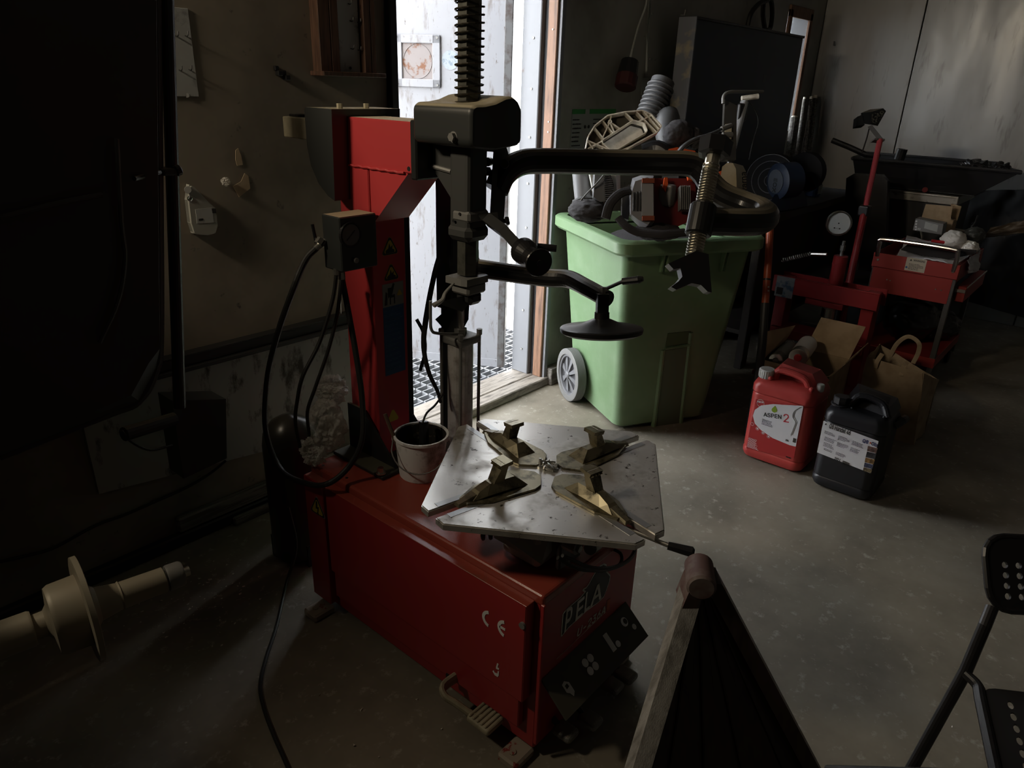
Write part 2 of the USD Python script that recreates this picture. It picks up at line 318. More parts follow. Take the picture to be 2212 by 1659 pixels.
for z in np.linspace(.2, 2.1, 9): part(df, 'rivet', cyl((3.12, 2.55, z), (3.115, 2.55, z), .006, 8), m_bare)
for z in (.62, 1.42, 1.47, 1.9): part(df, 'nail', cyl((3.135, 2.44, z), (3.131, 2.44, z), .004, 8), m_bare)
ts = struct('trim_4', bx((2.08, 2.385, 0), (3.2, 2.475, 0.05), .005), m_sill, 'worn wooden door sill')
part(ts, 'sill_board', bx((2.08, 2.48, 0), (3.2, 2.63, 0.05), .005), m_sill)

# open door leaf: hinged on the right jamb, swung out
H0 = np.array([3.065, 2.68, 0.06]); LD = np.array([-0.48, 0.877, 0]); LN = np.array([-0.877, -0.48, 0])   # along the leaf, and its face towards the room
def LP(s, z, n=0.0): return H0 + LD * s + np.array([0, 0, z]) + LN * n
def lbox(s0, s1, z0, z1, n0, n1, ch=.003):
    m = bx((s0, n0, z0), (s1, n1, z1), ch); T = np.eye(4); T[:3, 0], T[:3, 1], T[:3, 2], T[:3, 3] = LD, LN, (0, 0, 1), H0; m.apply_transform(T); m.fix_normals(); return m
dr = struct('door_1', lbox(0, 0.98, 0, 2.2, -0.045, 0), m_leafw, 'white scuffed metal door leaf swung open outwards')
part(dr, 'edge_profile', lbox(-0.03, 0.012, 0, 2.2, -0.045, 0.004), M('edge_profile_grey', (.10, .10, .10), .5, col2=(.05, .035, .03), scale=20))
part(dr, 'hinge', [cyl(LP(-.02, z, -.02), LP(-.02, z + .12, -.02), .011, 10) for z in (.25,)], m_bare); part(dr, 'hinge', cyl(LP(-.02, 1.5, -.02), LP(-.02, 1.62, -.02), .011, 10), m_bare)
part(dr, 'kick_edge', lbox(0, .98, 0, .05, 0, .003), m_leafw)
# vent plate on the leaf
def leaf_at(px, py):
    r = ray(px, py); t = ((H0 - EYE) @ LN) / (r @ LN); q = EYE + r * t - H0; return q @ LD, q[2]
s1, z1 = leaf_at(951, 76); s0, z0 = leaf_at(953, 190)
sv, zv = (s1 + s0) / 2, (z0 + z1) / 2; w = (z1 - z0)
vf = [lbox(sv, sv + w, z1 - .16 * w, z1, 0, .012), lbox(sv, sv + w, z0, z0 + .16 * w, 0, .012), lbox(sv, sv + .17 * w, z0, z1, 0, .012), lbox(sv + .83 * w, sv + w, z0, z1, 0, .012)]
va = part(dr, 'vent_plate', vf, m_leafw, 'square white vent plate with recessed lid')
part(va, 'vent_lid', lbox(sv + .15 * w, sv + .85 * w, z0 + .14 * w, z1 - .14 * w, .0005, .003), m_rust, 'rust stained vent lid')
th = np.linspace(0, 2 * np.pi, 49)
part(va, 'vent_ring', tube([LP(sv + .5 * w + .31 * w * math.cos(a), (z0 + z1) / 2 + .33 * w * math.sin(a), .004) for a in th], .0018, 6), m_rust)
for a, b in ((.06, .05), (.06, .95), (.94, .05), (.94, .95)): part(va, 'screw', cyl(LP(sv + a * w, z0 + b * w, .012), LP(sv + a * w, z0 + b * w, .015), .006, 8), m_castl)
ss, sz = leaf_at(973, 130)
part(dr, 'round_sticker', cyl(LP(ss, sz, .0004), LP(ss, sz, .0015), .047, 28), M('sticker_foil', (0.29, 0.33, 0.36), 0.35, col2=(0.17, 0.22, 0.27), scale=60, lo=.5, hi=.6), 'round bleached foil sticker')
# grating over a pit outside the door
gr = thing('door_grating', 'galvanised steel floor grating outside the open doorway', 'grating', (2.6, 3.2, -.08))
for x in np.arange(1.75, 3.75, 0.085): part(gr, 'bar', bx((x, 2.64, 0.012), (x + .007, 4.1, .04)), m_zincbar)
for yy in np.arange(2.66, 4.1, 0.052): part(gr, 'cross_bar', bx((1.75, yy, 0.018), (3.75, yy + .008, .04)), m_zincbar)
part(gr, 'frame', [bx((1.72, 2.635, -.07), (3.78, 2.645, .04)), bx((1.72, 4.1, -.07), (3.78, 4.12, .04))], m_zincbar)
part(gr, 'pit_floor', bx((1.72, 2.62, -.079), (3.78, 4.12, -.07)), M('pit_dark', (0.03, 0.028, 0.025), 0.9))  # even dark sheet for the black pit under the bars

# small window high in the corner
wn = struct('window_1', [bx((WX0, YW - .02, WZ0), (WX0 + .05, YW + .0, WZ1), .003), bx((WX1 - .05, YW - .02, WZ0), (WX1, YW, WZ1), .003), bx((WX0, YW - .02, WZ1 - .05), (WX1, YW, WZ1 + .03), .003)], m_jamb, 'small deep window with wooden frame')
part(wn, 'reveal', [bx((WX0, YW, WZ1 - .02), (WX1, YW + .16, WZ1)), bx((WX1 - .02, YW, WZ0), (WX1, YW + .16, WZ1))], m_whitepaint)
part(wn, 'sash_bar', [bx((WX0 + .16, YW + .10, WZ0), (WX0 + .19, YW + .13, WZ1)), bx((WX0, YW + .10, 1.98), (WX1, YW + .125, 2.0))], m_jamb)
part(wn, 'pane', bx((WX0, YW + .13, WZ0), (WX1, YW + .134, WZ1)), m_glass)
# body of the unseen lamp, out of view
ls = thing('unseen_lamp', 'unseen lamp outside the view, placed to light the red column', 'lamp', (LAMP[0], LAMP[1], LAMP[2]))
R3 = np.stack([_x, _y, _z], 1)
def lampbox(c0, c1):
    m = bx(c0, c1, .004); T = np.eye(4); T[:3, :3] = R3; T[:3, 3] = LAMP; m.apply_transform(T); return m
part(ls, 'housing', lampbox((-.09, -.32, 0.0), (.09, .32, .06)), m_white)
part(ls, 'hanger', [cyl(LAMP + _y * s + np.array([0, 0, .04]), (LAMP + _y * s)[:2].tolist() + [ZC], .004, 6) for s in (-.25,)], m_castl)
# ================================================================ the tyre changer
x0, x1, y0, y1, zl = 1.118, 1.565, 0.822, 1.742, 0.535
tc = thing('tyre_changer', 'red tyre changer with black swing arms, steel turntable and dusty column', 'tyre changer', (1.34, 1.28, 0))
cab = part(tc, 'cabinet', bx((x0, y0, 0.035), (x1, y1, 0.515), .004), m_red, 'red sheet metal cabinet')
part(tc, 'lid', rbx((x0 - .004, y0 - .008, 0.502), (x1 + .005, y1 + .002, zl), .009), m_redlid, 'red dusty cabinet lid')
cp = part(tc, 'side_cover', [bx((1.085, 0.842, 0.205), (x0, 1.632, 0.510), .003), bx((1.096, .86, .10), (x0, 1.632, .21), .003)], m_red, 'red removable side cover')
part(tc, 'side_cover', bx((1.085, 1.648, 0.06), (x0, y1, 0.510), .003), m_red)
part(cp, 'cover_ledge', bx((1.083, 0.840, 0.5085), (1.113, 1.634, 0.5115), .001), m_redlid)
part(tc, 'front_edge_trim', bx((1.113, y0 - .012, .06), (1.121, y0, .51), .002), m_red)
# feet
for fx, fy in ((1.10, 0.86), (1.085, 1.705), (1.572, 0.86), (1.60, 1.70)):
    part(tc, 'foot', [bx((fx - .05, fy - .035, 0), (fx + .03, fy + .03, .028), .006), cyl((fx - .022, fy, .028), (fx - .022, fy, .031), .010, 12)], M('foot_paint_%d' % (fx * 100), (0.34, 0.29, 0.23), 0.6, col2=(0.25, 0.04, 0.035), scale=30, lo=.56, hi=.6))
EX, EYA, EZ = np.array([1., 0, 0]), np.array([0, 1., 0]), np.array([0, 0, 1.])
# print on the long side (reads along -y)
o = X(1045, 1345, 1.0848); ce = []
def arc_c(cx, cz, r, a0, a1, wd=.0045):
    a = np.linspace(a0, a1, 24); return Polygon([(cx + (r + wd) * math.cos(q), cz + (r + wd) * math.sin(q)) for q in a] + [(cx + (r - wd) * math.cos(q), cz + (r - wd) * math.sin(q)) for q in a[::-1]])
lr = -EYA
part(cp, 'ce_mark', [prism(arc_c(.02, .02, .021, 1.75, 4.53), .0008, X(1045, 1345, 1.0845), lr, EZ), prism(arc_c(.072, .02, .021, 1.75, 4.53), .0008, X(1045, 1345, 1.0845), lr, EZ), prism([(.053, .0165), (.072, .0165), (.072, .0235), (.053, .0235)], .0008, X(1045, 1345, 1.0845), lr, EZ)], m_white, 'printed CE letters')
ic = X(1064, 1452, 1.0845)
part(cp, 'foot_icon', [prism([(0, .004), (.008, -.004), (.018, -.004), (.022, .004), (.022, .016), (.018, .016), (.017, .006), (.008, .004), (.004, .010)], .0008, ic, lr, EZ), prism([(.012, .020), (.022, .022), (.022, .027), (.017, .027), (.020, .040), (.015, .040), (.012, .027)], .0008, ic, lr, EZ)], m_white, 'small white shoe symbol')
w0 = X(686, 1098, 1.0848); st = part(tc, 'voltage_sticker', prism(tri_rounded(.082), .0008, w0, lr, EZ), m_greyprint, 'yellow high voltage warning triangle')
part(st, 'black_border', prism(tri_rounded(.078), .0012, w0, lr, EZ), m_blkprint); part(st, 'yellow_field', prism(tri_rounded(.062), .0016, w0, lr, EZ), m_yellow)
part(st, 'lightning_bolt', prism([(-.004, .026), (.004, .026), (.002, .006), (.010, .009), (.004, -.016), (.008, -.015), (.001, -.024), (-.003, -.014), (0, -.015), (.002, .0), (-.007, -.003)], .002, w0, lr, EZ), m_blkprint)
part(cp, 'cover_screw', cyl(X(1130, 1350, 1.085), X(1130, 1350, 1.085) - EX * .006, .009, 14), m_castl)
part(tc, 'lid_hole', [cyl((px_, py_, .5352), (px_, py_, .5356), .0045, 14) for px_, py_ in (Z(698, 1005, .5355)[:2], Z(749, 1032, .5355)[:2])], m_blkprint)
part(cp, 'vent_slot', bx(X(963, 1455, 1.0835), X(978, 1480, 1.0835) + np.array([.004, 0, 0])), m_blkprint)
# emblem on the short side
fy = y0 - .0004
def F(px, py): return Y(px, py, fy)
emb = []
def FL(pts, z): return Polygon([((Y(a, b, fy)[0] - 1.118), Y(a, b, fy)[2]) for a, b in pts])
def crop(x, yy): return (1160 + x / 8.295, 1200 + yy / 8.295)
fo, fxx = np.array([1.118, fy, 0]), EX
head = [(830, 615), (880, 590), (930, 520), (1010, 370), (1060, 290), (1130, 200), (1190, 165), (1230, 180), (1230, 290), (1300, 370), (1290, 450), (1240, 600), (1190, 730), (1090, 830), (880, 980), (560, 1280), (440, 1430), (470, 1050), (540, 960), (640, 880), (780, 760), (880, 640)]
hp = FL([crop(*q) for q in head], 0).buffer(0)
sg = part(tc, 'emblem', prism(hp.buffer(.004, quad_segs=3), -.0006, fo, EX, EZ), m_emblem, 'grey outline of the animal head emblem with lettering')
part(sg, 'animal_head', prism(hp.buffer(-.0005), -.0012, fo, EX, EZ), m_blkprint, 'black animal head over the lettering')
def quadtext(s, bl, br, tl, bold=True, d=.0019):
    """lettering stretched on the short side between three pixels: baseline left, baseline right, top left"""
    b0, b1, t0 = F(*bl), F(*br), F(*tl); m = meshkit.text_mesh(s, .05, .0005, bold); wd = m.bounds[1][0]
    v = m.vertices.copy(); nv = b0 + np.outer(v[:, 0] / wd, b1 - b0) + np.outer(v[:, 1] / .05, t0 - b0) + np.outer(v[:, 2], [0, -1., 0]); nv[:, 1] -= d
    return trimesh.Trimesh(nv, m.faces, process=False)
for s, bl, br, tl in (('P', (455, 1385), (590, 1275), (500, 985)), ('E', (650, 1190), (800, 1060), (690, 850)), ('L', (815, 1040), (930, 930), (850, 690)), ('A', (930, 920), (1140, 750), (975, 600))):
    part(sg, 'letter', quadtext(s, crop(*bl), crop(*br), crop(*tl)), m_emblem)
part(sg, 'model_lettering', quadtext('U-236A', crop(690, 1475), crop(1215, 1020), crop(720, 1320), True, .001), m_emblem, 'white model lettering')
part(sg, 'white_line', tube([F(*crop(350, 1850)) - EYA * .0006, F(*crop(1225, 1010)) - EYA * .0006, F(*crop(1250, 810)) - EYA * .0006], .0006, 4), m_emblem)
part(sg, 'orange_flash', prism(FL([crop(1240, 1000), crop(1255, 805), crop(1310, 765), crop(1290, 960)], 0), -.001, fo, EX, EZ), M('orange_flash_print', (0.5, 0.10, 0.04), 0.5))
# sloping pedal cover, pedals
pa, pb = np.array([1.135, y0 - .001, .262]), np.array([1.525, y0 - .001, .272]); sl = np.array([0, -.085, -.075])
m_pcov = M('pedal_cover_black', (0.055, 0.055, 0.045), 0.5, dust=0.5, dustcol=(0.12, 0.11, 0.08), dlo=.5)
pv = part(tc, 'pedal_cover', hull([p + q for p in (pa, pb) for q in (np.zeros(3), sl, sl + [0, .004, -.006], [0, .003, -.006])]), m_pcov, 'sloping black cover over the pedals')
su = EX; sv_ = -sl / np.linalg.norm(sl); sn = np.cross(su, sv_)
def PC(s, t): return pa + (pb - pa) * s + sl * t + sn * .0008
def pic(poly, s, t): return prism(poly, .0006, PC(s, t), su, sv_)
part(pv, 'pedal_symbol', pic(Polygon([(-.012, .018), (.0, .022), (.012, .012), (.012, -.014), (.002, -.022), (-.004, -.010), (-.012, -.004)]).difference(Polygon([(-.006, .012), (.004, .013), (.006, .004), (-.006, .002)])), .14, .55), m_white)
part(pv, 'pedal_symbol', pic(Point(-.012, .012).buffer(.011).union(Point(.012, .012).buffer(.011)).union(Point(-.012, -.012).buffer(.011)).union(Point(.012, -.012).buffer(.011)), .40, .5), m_white)
part(pv, 'pedal_symbol', pic(sbox(-.012, -.026, .006, .026).union(Point(.02, -.018).buffer(.009)), .66, .45), m_white)
part(pv, 'pedal_symbol', pic(Point(-.01, .012).buffer(.013).difference(Point(-.006, .012).buffer(.008)).union(Point(.012, -.016).buffer(.008)), .90, .45), m_white)
m_pedal = M('pedal_metal', (0.20, 0.20, 0.19), 0.5, metal=0.4, bump=0.3, bscale=220, dust=.25)
for px, py in ((1222, 1580), (1275, 1555), (1322, 1480), (1352, 1458)):
    c = Z(px, py, .06); b = np.array([c[0] + .01, y0 + .01, .11])
    pd = part(tc, 'pedal', rbx(c + [-.026, -.03, -.012], c + [.026, .032, .012], .011), m_pedal, 'round edged metal foot pedal')
    part(pd, 'pedal_arm', tube([c + [0, .02, 0], c + [0, .05, .02], b], .009, 8), m_black)
ca, cb = X(985, 1462, 1.10), Z(1045, 1553, .075)
sp = part(tc, 'side_pedal', tube([ca, ca + [-.05, 0, 0], ca + [-.062, -.02, -.01], (ca + cb) / 2 + [-.04, .02, 0], cb + [-.01, .03, 0], cb], .019, 10, 4, .5, up=(0, 0, 1)), m_beige, 'beige bent side pedal')
for k in range(5): part(sp, 'tread_rib', bx(cb + [-.03, .022 - .014 * k, .012], cb + [.03, .030 - .014 * k, .019], .002), m_beige)
part(sp, 'pedal_plate', rbx(cb + [-.034, -.045, -.008], cb + [.034, .035, .014], .008), m_beige)
# column, beam, rear cover
YZ = (EYA, EZ)
part(tc, 'column', bx((1.279, 1.604, .545), (1.405, 1.735, 1.43), .003), m_redgun, 'red square column')
part(tc, 'column_gusset', prism([(1.598, 1.43), (1.598, 1.285), (1.585, 1.285), (1.445, 1.425), (1.445, 1.43)], .124, (1.280, 0, 0), *YZ), m_redgun)
bm = part(tc, 'beam', bx((1.277, 1.424, 1.428), (1.407, 1.727, 1.553), .003), m_redbeam, 'red box beam with dust covered top')
part(bm, 'weld_seam', tube([(1.276, 1.73 - .012 * k, 1.428 + .0008 * ((k * 7) % 3 - 1)) for k in range(24)], .0035, 6), m_redgun)
part(bm, 'bolt_hole', cyl((1.2765, 1.437, 1.44), (1.2775, 1.437, 1.44), .006, 14), m_blkprint)
part(tc, 'mount_plate', bx((1.27, 1.40, 1.415), (1.414, 1.424, 1.558), .004), m_black)
part(tc, 'rear_cover', prism([(1.675, 1.572), (1.79, 1.572), (1.797, 1.565), (1.797, 1.47), (1.785, 1.42), (1.755, 1.375), (1.715, 1.345), (1.685, 1.335)], .235, (1.225, 0, 0), *YZ), m_cover, 'black bent rear cover')
part(tc, 'cover_bolt', cyl((1.27, 1.70, 1.572), (1.27, 1.70, 1.585), .008, 6), m_beige); part(tc, 'cover_bolt', cyl((1.36, 1.70, 1.572), (1.36, 1.70, 1.585), .008, 6), m_beige)
rb = part(tc, 'tilt_cylinder_bar', bx((1.262, 1.79, 1.482), (1.34, 1.965, 1.54), .003), m_beige, 'beige dusty rear bar')
part(rb, 'bar_cap', bx((1.275, 1.90, 1.54), (1.315, 1.95, 1.547), .002), m_blkplast)
part(tc, 'back_channel', bx((1.406, 1.62, .55), (1.44, 1.76, 1.43), .003), m_black, 'black channel behind the column')
part(tc, 'base_plate', bx((1.20, 1.50, .536), (1.50, 1.742, .548), .002), M('base_plate_dusty', (0.02, 0.02, 0.018), .5, dust=.7, dustcol=(0.10, 0.095, 0.06)), 'black base plate under the column')
for k, xx in enumerate((1.262, 1.418)): part(tc, 'base_gusset', prism([(1.51, .548), (1.735, .548), (1.735, .70), (1.66, .70)], .008, (xx, 0, 0), *YZ), m_black)
bb = Z(823, 1024, .55)
part(tc, 'base_bolt', [cyl(bb, bb + EZ * .022, .010, 6), cyl(bb + EZ * .003, bb + EZ * .006, .015, 16)], m_bare); part(tc, 'base_bolt', cyl((1.47, 1.52, .548), (1.47, 1.52, .57), .01, 6), m_bare)
# stickers on the column's front face
sy = 1.6036
def CF(px, py): return Y(px, py, sy)
for px, py, s in ((842, 536, .066), (845, 592, .062)):
    c = CF(px, py) + [-.0, 0, 0]; q = part(tc, 'warning_sticker', prism(tri_rounded(s), -.0006, c, EX, EZ), m_yellow, 'yellow warning triangle on the column')
    part(q, 'black_border', prism(tri_rounded(s * .96).difference(tri_rounded(s * .76)), -.001, c, EX, EZ), m_blkprint)
    part(q, 'warning_pictogram', [prism([(-.016, -.014), (.016, -.014), (.016, -.006), (.008, -.002), (.010, .008), (.002, .002), (-.002, .014), (-.006, .0), (-.016, -.006)], -.0011, c, EX, EZ)], m_blkprint)
c = CF(849, 900); q = part(tc, 'warning_sticker', prism(tri_rounded(.052), -.0006, c, EX, EZ), m_yellow, 'lower yellow triangle half hidden by the stick')
a, b = CF(818, 612), CF(868, 805); xa, xb = 1.312, 1.392
c1z, c2z, c3z = CF(842, 612)[2], CF(842, 662)[2], CF(842, 810)[2]
il = part(tc, 'instruction_label', bx((xa, sy - .0006, c3z), (xb, sy, c2z)), m_bluelab, 'blue multilingual instruction label')
part(il, 'picture_field', bx((xa, sy - .0007, c2z), (xb, sy, c1z)), m_greyprint)
part(il, 'machine_picture', [prism([(0, 0), (.006, .04), (.012, .035), (.010, 0)], -.0006, (xa + .006, sy - .0008, c2z + .006), EX, EZ), prism([(.014, .02), (.03, .03), (.040, .06), (.034, .062), (.028, .05), (.014, .05)], -.0006, (xa + .006, sy - .0008, c2z + .006), EX, EZ), prism([(.020, 0), (.024, 0), (.024, .02), (.036, .02), (.036, 0), (.04, 0), (.04, .028), (.02, .028)], -.0006, (xa + .006, sy - .0008, c2z + .006), EX, EZ)], m_blkprint)
part(il, 'small_triangle', prism(tri_rounded(.022, .002), -.0006, (xb - .016, sy - .0008, c1z - .035), EX, EZ), m_yellow)
for k in range(13):
    zz = c2z - .008 - k * (c2z - c3z - .012) / 13
    part(il, 'print_row', lines(.07, 2, (xa + .004, sy - .0011, zz), EX, EZ, .0012, .0045, .0004, k), M('pale_blue_print', (0.10, 0.22, 0.42), .5) if k == 0 else LOOKS + '/pale_blue_print')
# gauge box with hoses
gb = part(tc, 'gauge_box', bx((1.150, 1.568, 1.168), (1.272, 1.645, 1.313), .003), M('gauge_box_paint', (0.028, 0.031, 0.030), .42, dust=.92, dustcol=(0.50, 0.42, 0.27)), 'black pressure gauge box with dusty top')
gc = Y(756, 507, 1.566)
part(gb, 'gauge_rim', lathe(gc + EYA * .003, gc - EYA * .006, [(0, .034), (1, .034), (1, .030), (.6, .028)], 32, True), m_blkplast)
gf = part(gb, 'gauge_face', cyl(gc - EYA * .0035, gc - EYA * .0045, .028, 32), M('gauge_face_grey', (0.13, 0.13, 0.13), .3))
part(gb, 'gauge_needle', prism([(-.016, -.012), (.012, .012), (.014, .010), (-.014, -.014)], -.0006, gc - EYA * .005, EX, EZ), m_blkprint)
bt = Y(767, 562, 1.566); part(gb, 'push_button', cyl(bt, bt - EYA * .008, .0075, 16, .001), m_castl)
va_ = X(690, 527, 1.135)
vl = part(gb, 'air_valve', [cyl(va_ + [.02, 0, .006], va_ + [-.012, .004, -.012], .0085, 14), cyl(va_ + [-.004, 0, 0], va_ + [.008, 0, .012], .012, 6)], m_bare, 'chrome air valve with black lever')
part(vl, 'valve_lever', tube([va_ + [.0, .014, .0], va_ + [-.004, .020, .05]], .0045, 8), m_blkplast)
hz = [va_ + [-.008, .003, -.01], X(660, 562, 1.10), X(635, 620, 1.06), X(600, 720, 1.05), X(577, 820, 1.06), X(574, 930, 1.07), X(605, 1012, 1.075), X(655, 1042, 1.06), X(705, 1046, 1.06), X(752, 1010, 1.12), X(782, 950, 1.16), X(782, 860, 1.19), X(768, 760, 1.20), X(750, 660, 1.205), X(738, 598, 1.205)]
part(tc, 'air_hose', tube(hz, .0085, 10, 6), m_blkrub, 'thick black air hose loop')
part(tc, 'air_hose', tube([Y(727, 590, 1.60), Y(718, 650, 1.615), Y(690, 740, 1.64), Y(655, 810, 1.66), Y(643, 860, 1.68), Y(638, 910, 1.70), Y(648, 965, 1.73)], .0055, 8, 5), m_blkrub)
part(tc, 'air_hose', tube([Y(738, 600, 1.625), Y(728, 680, 1.64), Y(708, 760, 1.66), Y(680, 840, 1.68), Y(664, 890, 1.70), Y(668, 940, 1.74)], .0052, 8, 5), m_blkrub)
part(gb, 'hose_nipple', [cyl(Y(727, 590, 1.60) + EZ * .012, Y(727, 590, 1.60) - EZ * .004, .008, 8), cyl(Y(738, 598, 1.605) + EZ * .014, Y(738, 598, 1.605) - EZ * .006, .010, 8)], m_bare)
# head: cover, hex bar with spring, housing
hx, hy = 1.342, 1.289
hcv = [(1.258, 1.512), (1.258, 1.590), (1.264, 1.597), (1.30, 1.598), (1.335, 1.603), (1.37, 1.614), (1.395, 1.617), (1.415, 1.608), (1.428, 1.590), (1.430, 1.512), (1.34, 1.504)]
hcp = Polygon(hcv).buffer(-.014).buffer(.018, quad_segs=6)
def hring(off, yy):
    p = np.array(hcp.buffer(-off, quad_segs=6).exterior.coords)[:-1]; c_ = np.array([1.34, 1.55]); a_ = np.linspace(0, 2 * np.pi, 96, endpoint=False); rr_ = []
    L_ = hcp.buffer(-off, quad_segs=6).exterior
    for q in a_: rr_.append(L_.intersection(LineString([c_, c_ + 1.0 * np.array([math.cos(q), math.sin(q)])])))
    return np.array([(g.x, yy, g.y) if g.geom_type == 'Point' else (g.geoms[0].x, yy, g.geoms[0].y) for g in rr_])
part(tc, 'head_cover', loft([hring(.012, 1.195), hring(.005, 1.197), hring(.0015, 1.202), hring(0, 1.209), hring(0, 1.385), hring(.004, 1.393), hring(.012, 1.397)]), m_cover, 'dark curved cover over the head', 35)
cb_ = X(981, 296, 1.256); part(tc, 'cover_bolt', [cyl(cb_, cb_ - EX * .012, .010, 6), cyl(cb_ + EX * .002, cb_ - EX * .003, .013, 16)], m_castl)
def hexbar(z0, z1, r=.0285): return lathe((hx, hy, z0), (hx, hy, z1), [(0, r), (1, r)], 6)
hb = part(tc, 'hex_bar', hexbar(1.185, 2.15), M('hex_bar_metal', (0.085, 0.085, 0.07), .5, metal=.4, col2=(.05, .05, .04), scale=40), 'grey vertical hexagonal bar')
part(tc, 'coil_spring', spring((hx, hy, 1.60), (hx, hy, 2.13), .0335, .0024, 32), M('spring_wire', (.05, .045, .035), .4, metal=.6), 'coil spring around the hexagonal bar')
hs = part(tc, 'head_housing', rbx((hx - .036, hy - .036, 1.275), (hx + .036, hy + .036, 1.515), .014), m_cast, 'dark cast head housing')
part(hs, 'web', prism([(1.395, 1.52), (1.395, 1.44), (1.33, 1.375), (1.315, 1.375), (1.315, 1.52)], .04, (1.322, 0, 0), *YZ), m_cast)
part(hs, 'weld_bead', tube([(1.320, 1.395 - .004 * k, 1.448 - .0004 * k) for k in range(18)], .006, 7), m_castl)
part(hs, 'lower_collar', bx((hx - .040, hy - .041, 1.325), (hx + .036, hy + .02, 1.352), .006), m_castl)
part(hs, 'lower_collar', bx((hx - .043, hy - .043, 1.275), (hx + .042, hy + .042, 1.318), .014), m_cast)
for p in ((hx - .041, hy - .01, 1.345), (hx - .041, hy + .012, 1.325)): part(hs, 'screw_hole', cyl(p, (p[0] - .001, p[1], p[2]), .004, 10), m_blkprint)
lk = part(tc, 'lock_clamp', [prism(Polygon([(-.040, -.036), (.040, -.036), (.046, -.02), (.046, .036), (-.046, .036), (-.046, -.02)]), .018, (hx, hy, 1.163), EX, EYA), bx((hx - .034, hy - .034, 1.135), (hx + .038, hy + .03, 1.165), .006)], m_castl, 'cast locking clamp on the hexagonal bar')
part(tc, 'tool_head', [bx((hx - .02, hy - .03, 1.105), (hx + .03, hy + .03, 1.14), .01), hull([(hx - .075, hy + .01, 1.125), (hx + .02, hy - .02, 1.135), (hx + .03, hy + .03, 1.10), (hx - .085, hy + .02, 1.115), (hx - .02, hy, 1.085)])], m_black)
lv = [D(980, 612, 1.82), D(962, 632, 1.80), D(955, 648, 1.79), D(936, 660, 1.78)]
part(tc, 'release_lever', tube(lv, [.004, .005, .006, .009], 8, 4, .6), m_castl, 'bright bent release lever')
# bead pressing helper: post, cylinder, arms
px0, py0 = 1.533, 1.540
pt = part(tc, 'helper_post', bx((px0 - .035, py0 - .035, 1.00), (px0 + .035, py0 + .035, 1.44), .004), m_black, 'black square post of the helper arm')
part(pt, 'inner_post', bx((px0 - .024, py0 - .026, .54), (px0 + .026, py0 + .026, 1.02), .003), m_black)
part(pt, 'slide_carriage', [hull([D(940, 690, 2.20), D(1015, 625, 2.20), D(1012, 690, 2.20), D(985, 740, 2.20), D(940, 690, 2.26), D(1015, 625, 2.26), D(1012, 690, 2.26), D(985, 740, 2.26)][:8])], m_black)
part(pt, 'stop_plate', hull([D(995, 650, 2.14), D(1036, 632, 2.14), D(1034, 640, 2.14), D(995, 660, 2.14), D(995, 650, 2.18), D(1036, 632, 2.18), D(1034, 640, 2.18), D(995, 660, 2.18)]), m_black)
cxx, cyy = 1.502, 1.472
ac = part(tc, 'air_cylinder', [cyl((cxx, cyy, .545), (cxx, cyy, .915), .040, 28)], M('cylinder_aluminium', (.52, .51, .50), .42, metal=.25, col2=(.28, .25, .23), scale=20), 'grey pneumatic cylinder with tie rods')
part(ac, 'end_cap', rbx((cxx - .047, cyy - .047, .910), (cxx + .047, cyy + .047, .936), .008), m_castl); part(ac, 'end_cap', bx((cxx - .047, cyy - .047, .537), (cxx + .047, cyy + .047, .56), .006), m_castl)
for sx, sy_ in ((-1, -1), (1, -1), (1, 1), (-1, 1)): part(ac, 'tie_rod', [cyl((cxx + sx * .041, cyy + sy_ * .041, .55), (cxx + sx * .041, cyy + sy_ * .041, .945), .005, 8), cyl((cxx + sx * .041, cyy + sy_ * .041, .935), (cxx + sx * .041, cyy + sy_ * .041, .953), .009, 6)], m_castl)
part(ac, 'piston_rod', cyl((cxx, cyy, .93), (cxx, cyy, 1.09), .0125, 16), m_chrome)
part(ac, 'rod_nut', cyl((cxx, cyy, .935), (cxx, cyy, .955), .02, 6), m_castl)
part(ac, 'air_pipe', tube([Y(930, 650, 1.46), Y(930, 690, 1.46), Y(932, 712, 1.46), Y(945, 720, 1.46), Y(1000, 722, 1.45)], .0045, 8, 4), m_castl)
part(tc, 'cable_bundle', tube([Y(948, 560, 1.53), Y(938, 595, 1.52), Y(925, 660, 1.52), Y(915, 740, 1.52), Y(925, 800, 1.5), Y(945, 845, 1.49), Y(952, 870, 1.48)], [.009, .008, .009, .007, .006, .005], 8, 6), m_blkrub)
part(tc, 'cable_bundle', tube([Y(900, 690, 1.66), Y(915, 720, 1.64), Y(918, 760, 1.62), Y(908, 800, 1.63)], .006, 8, 5), m_blkrub)
part(tc, 'thin_tube', tube([Y(958, 850, 1.48), Y(940, 875, 1.47), Y(922, 892, 1.46), Y(912, 915, 1.45)], .0035, 6, 5), m_blkrub)
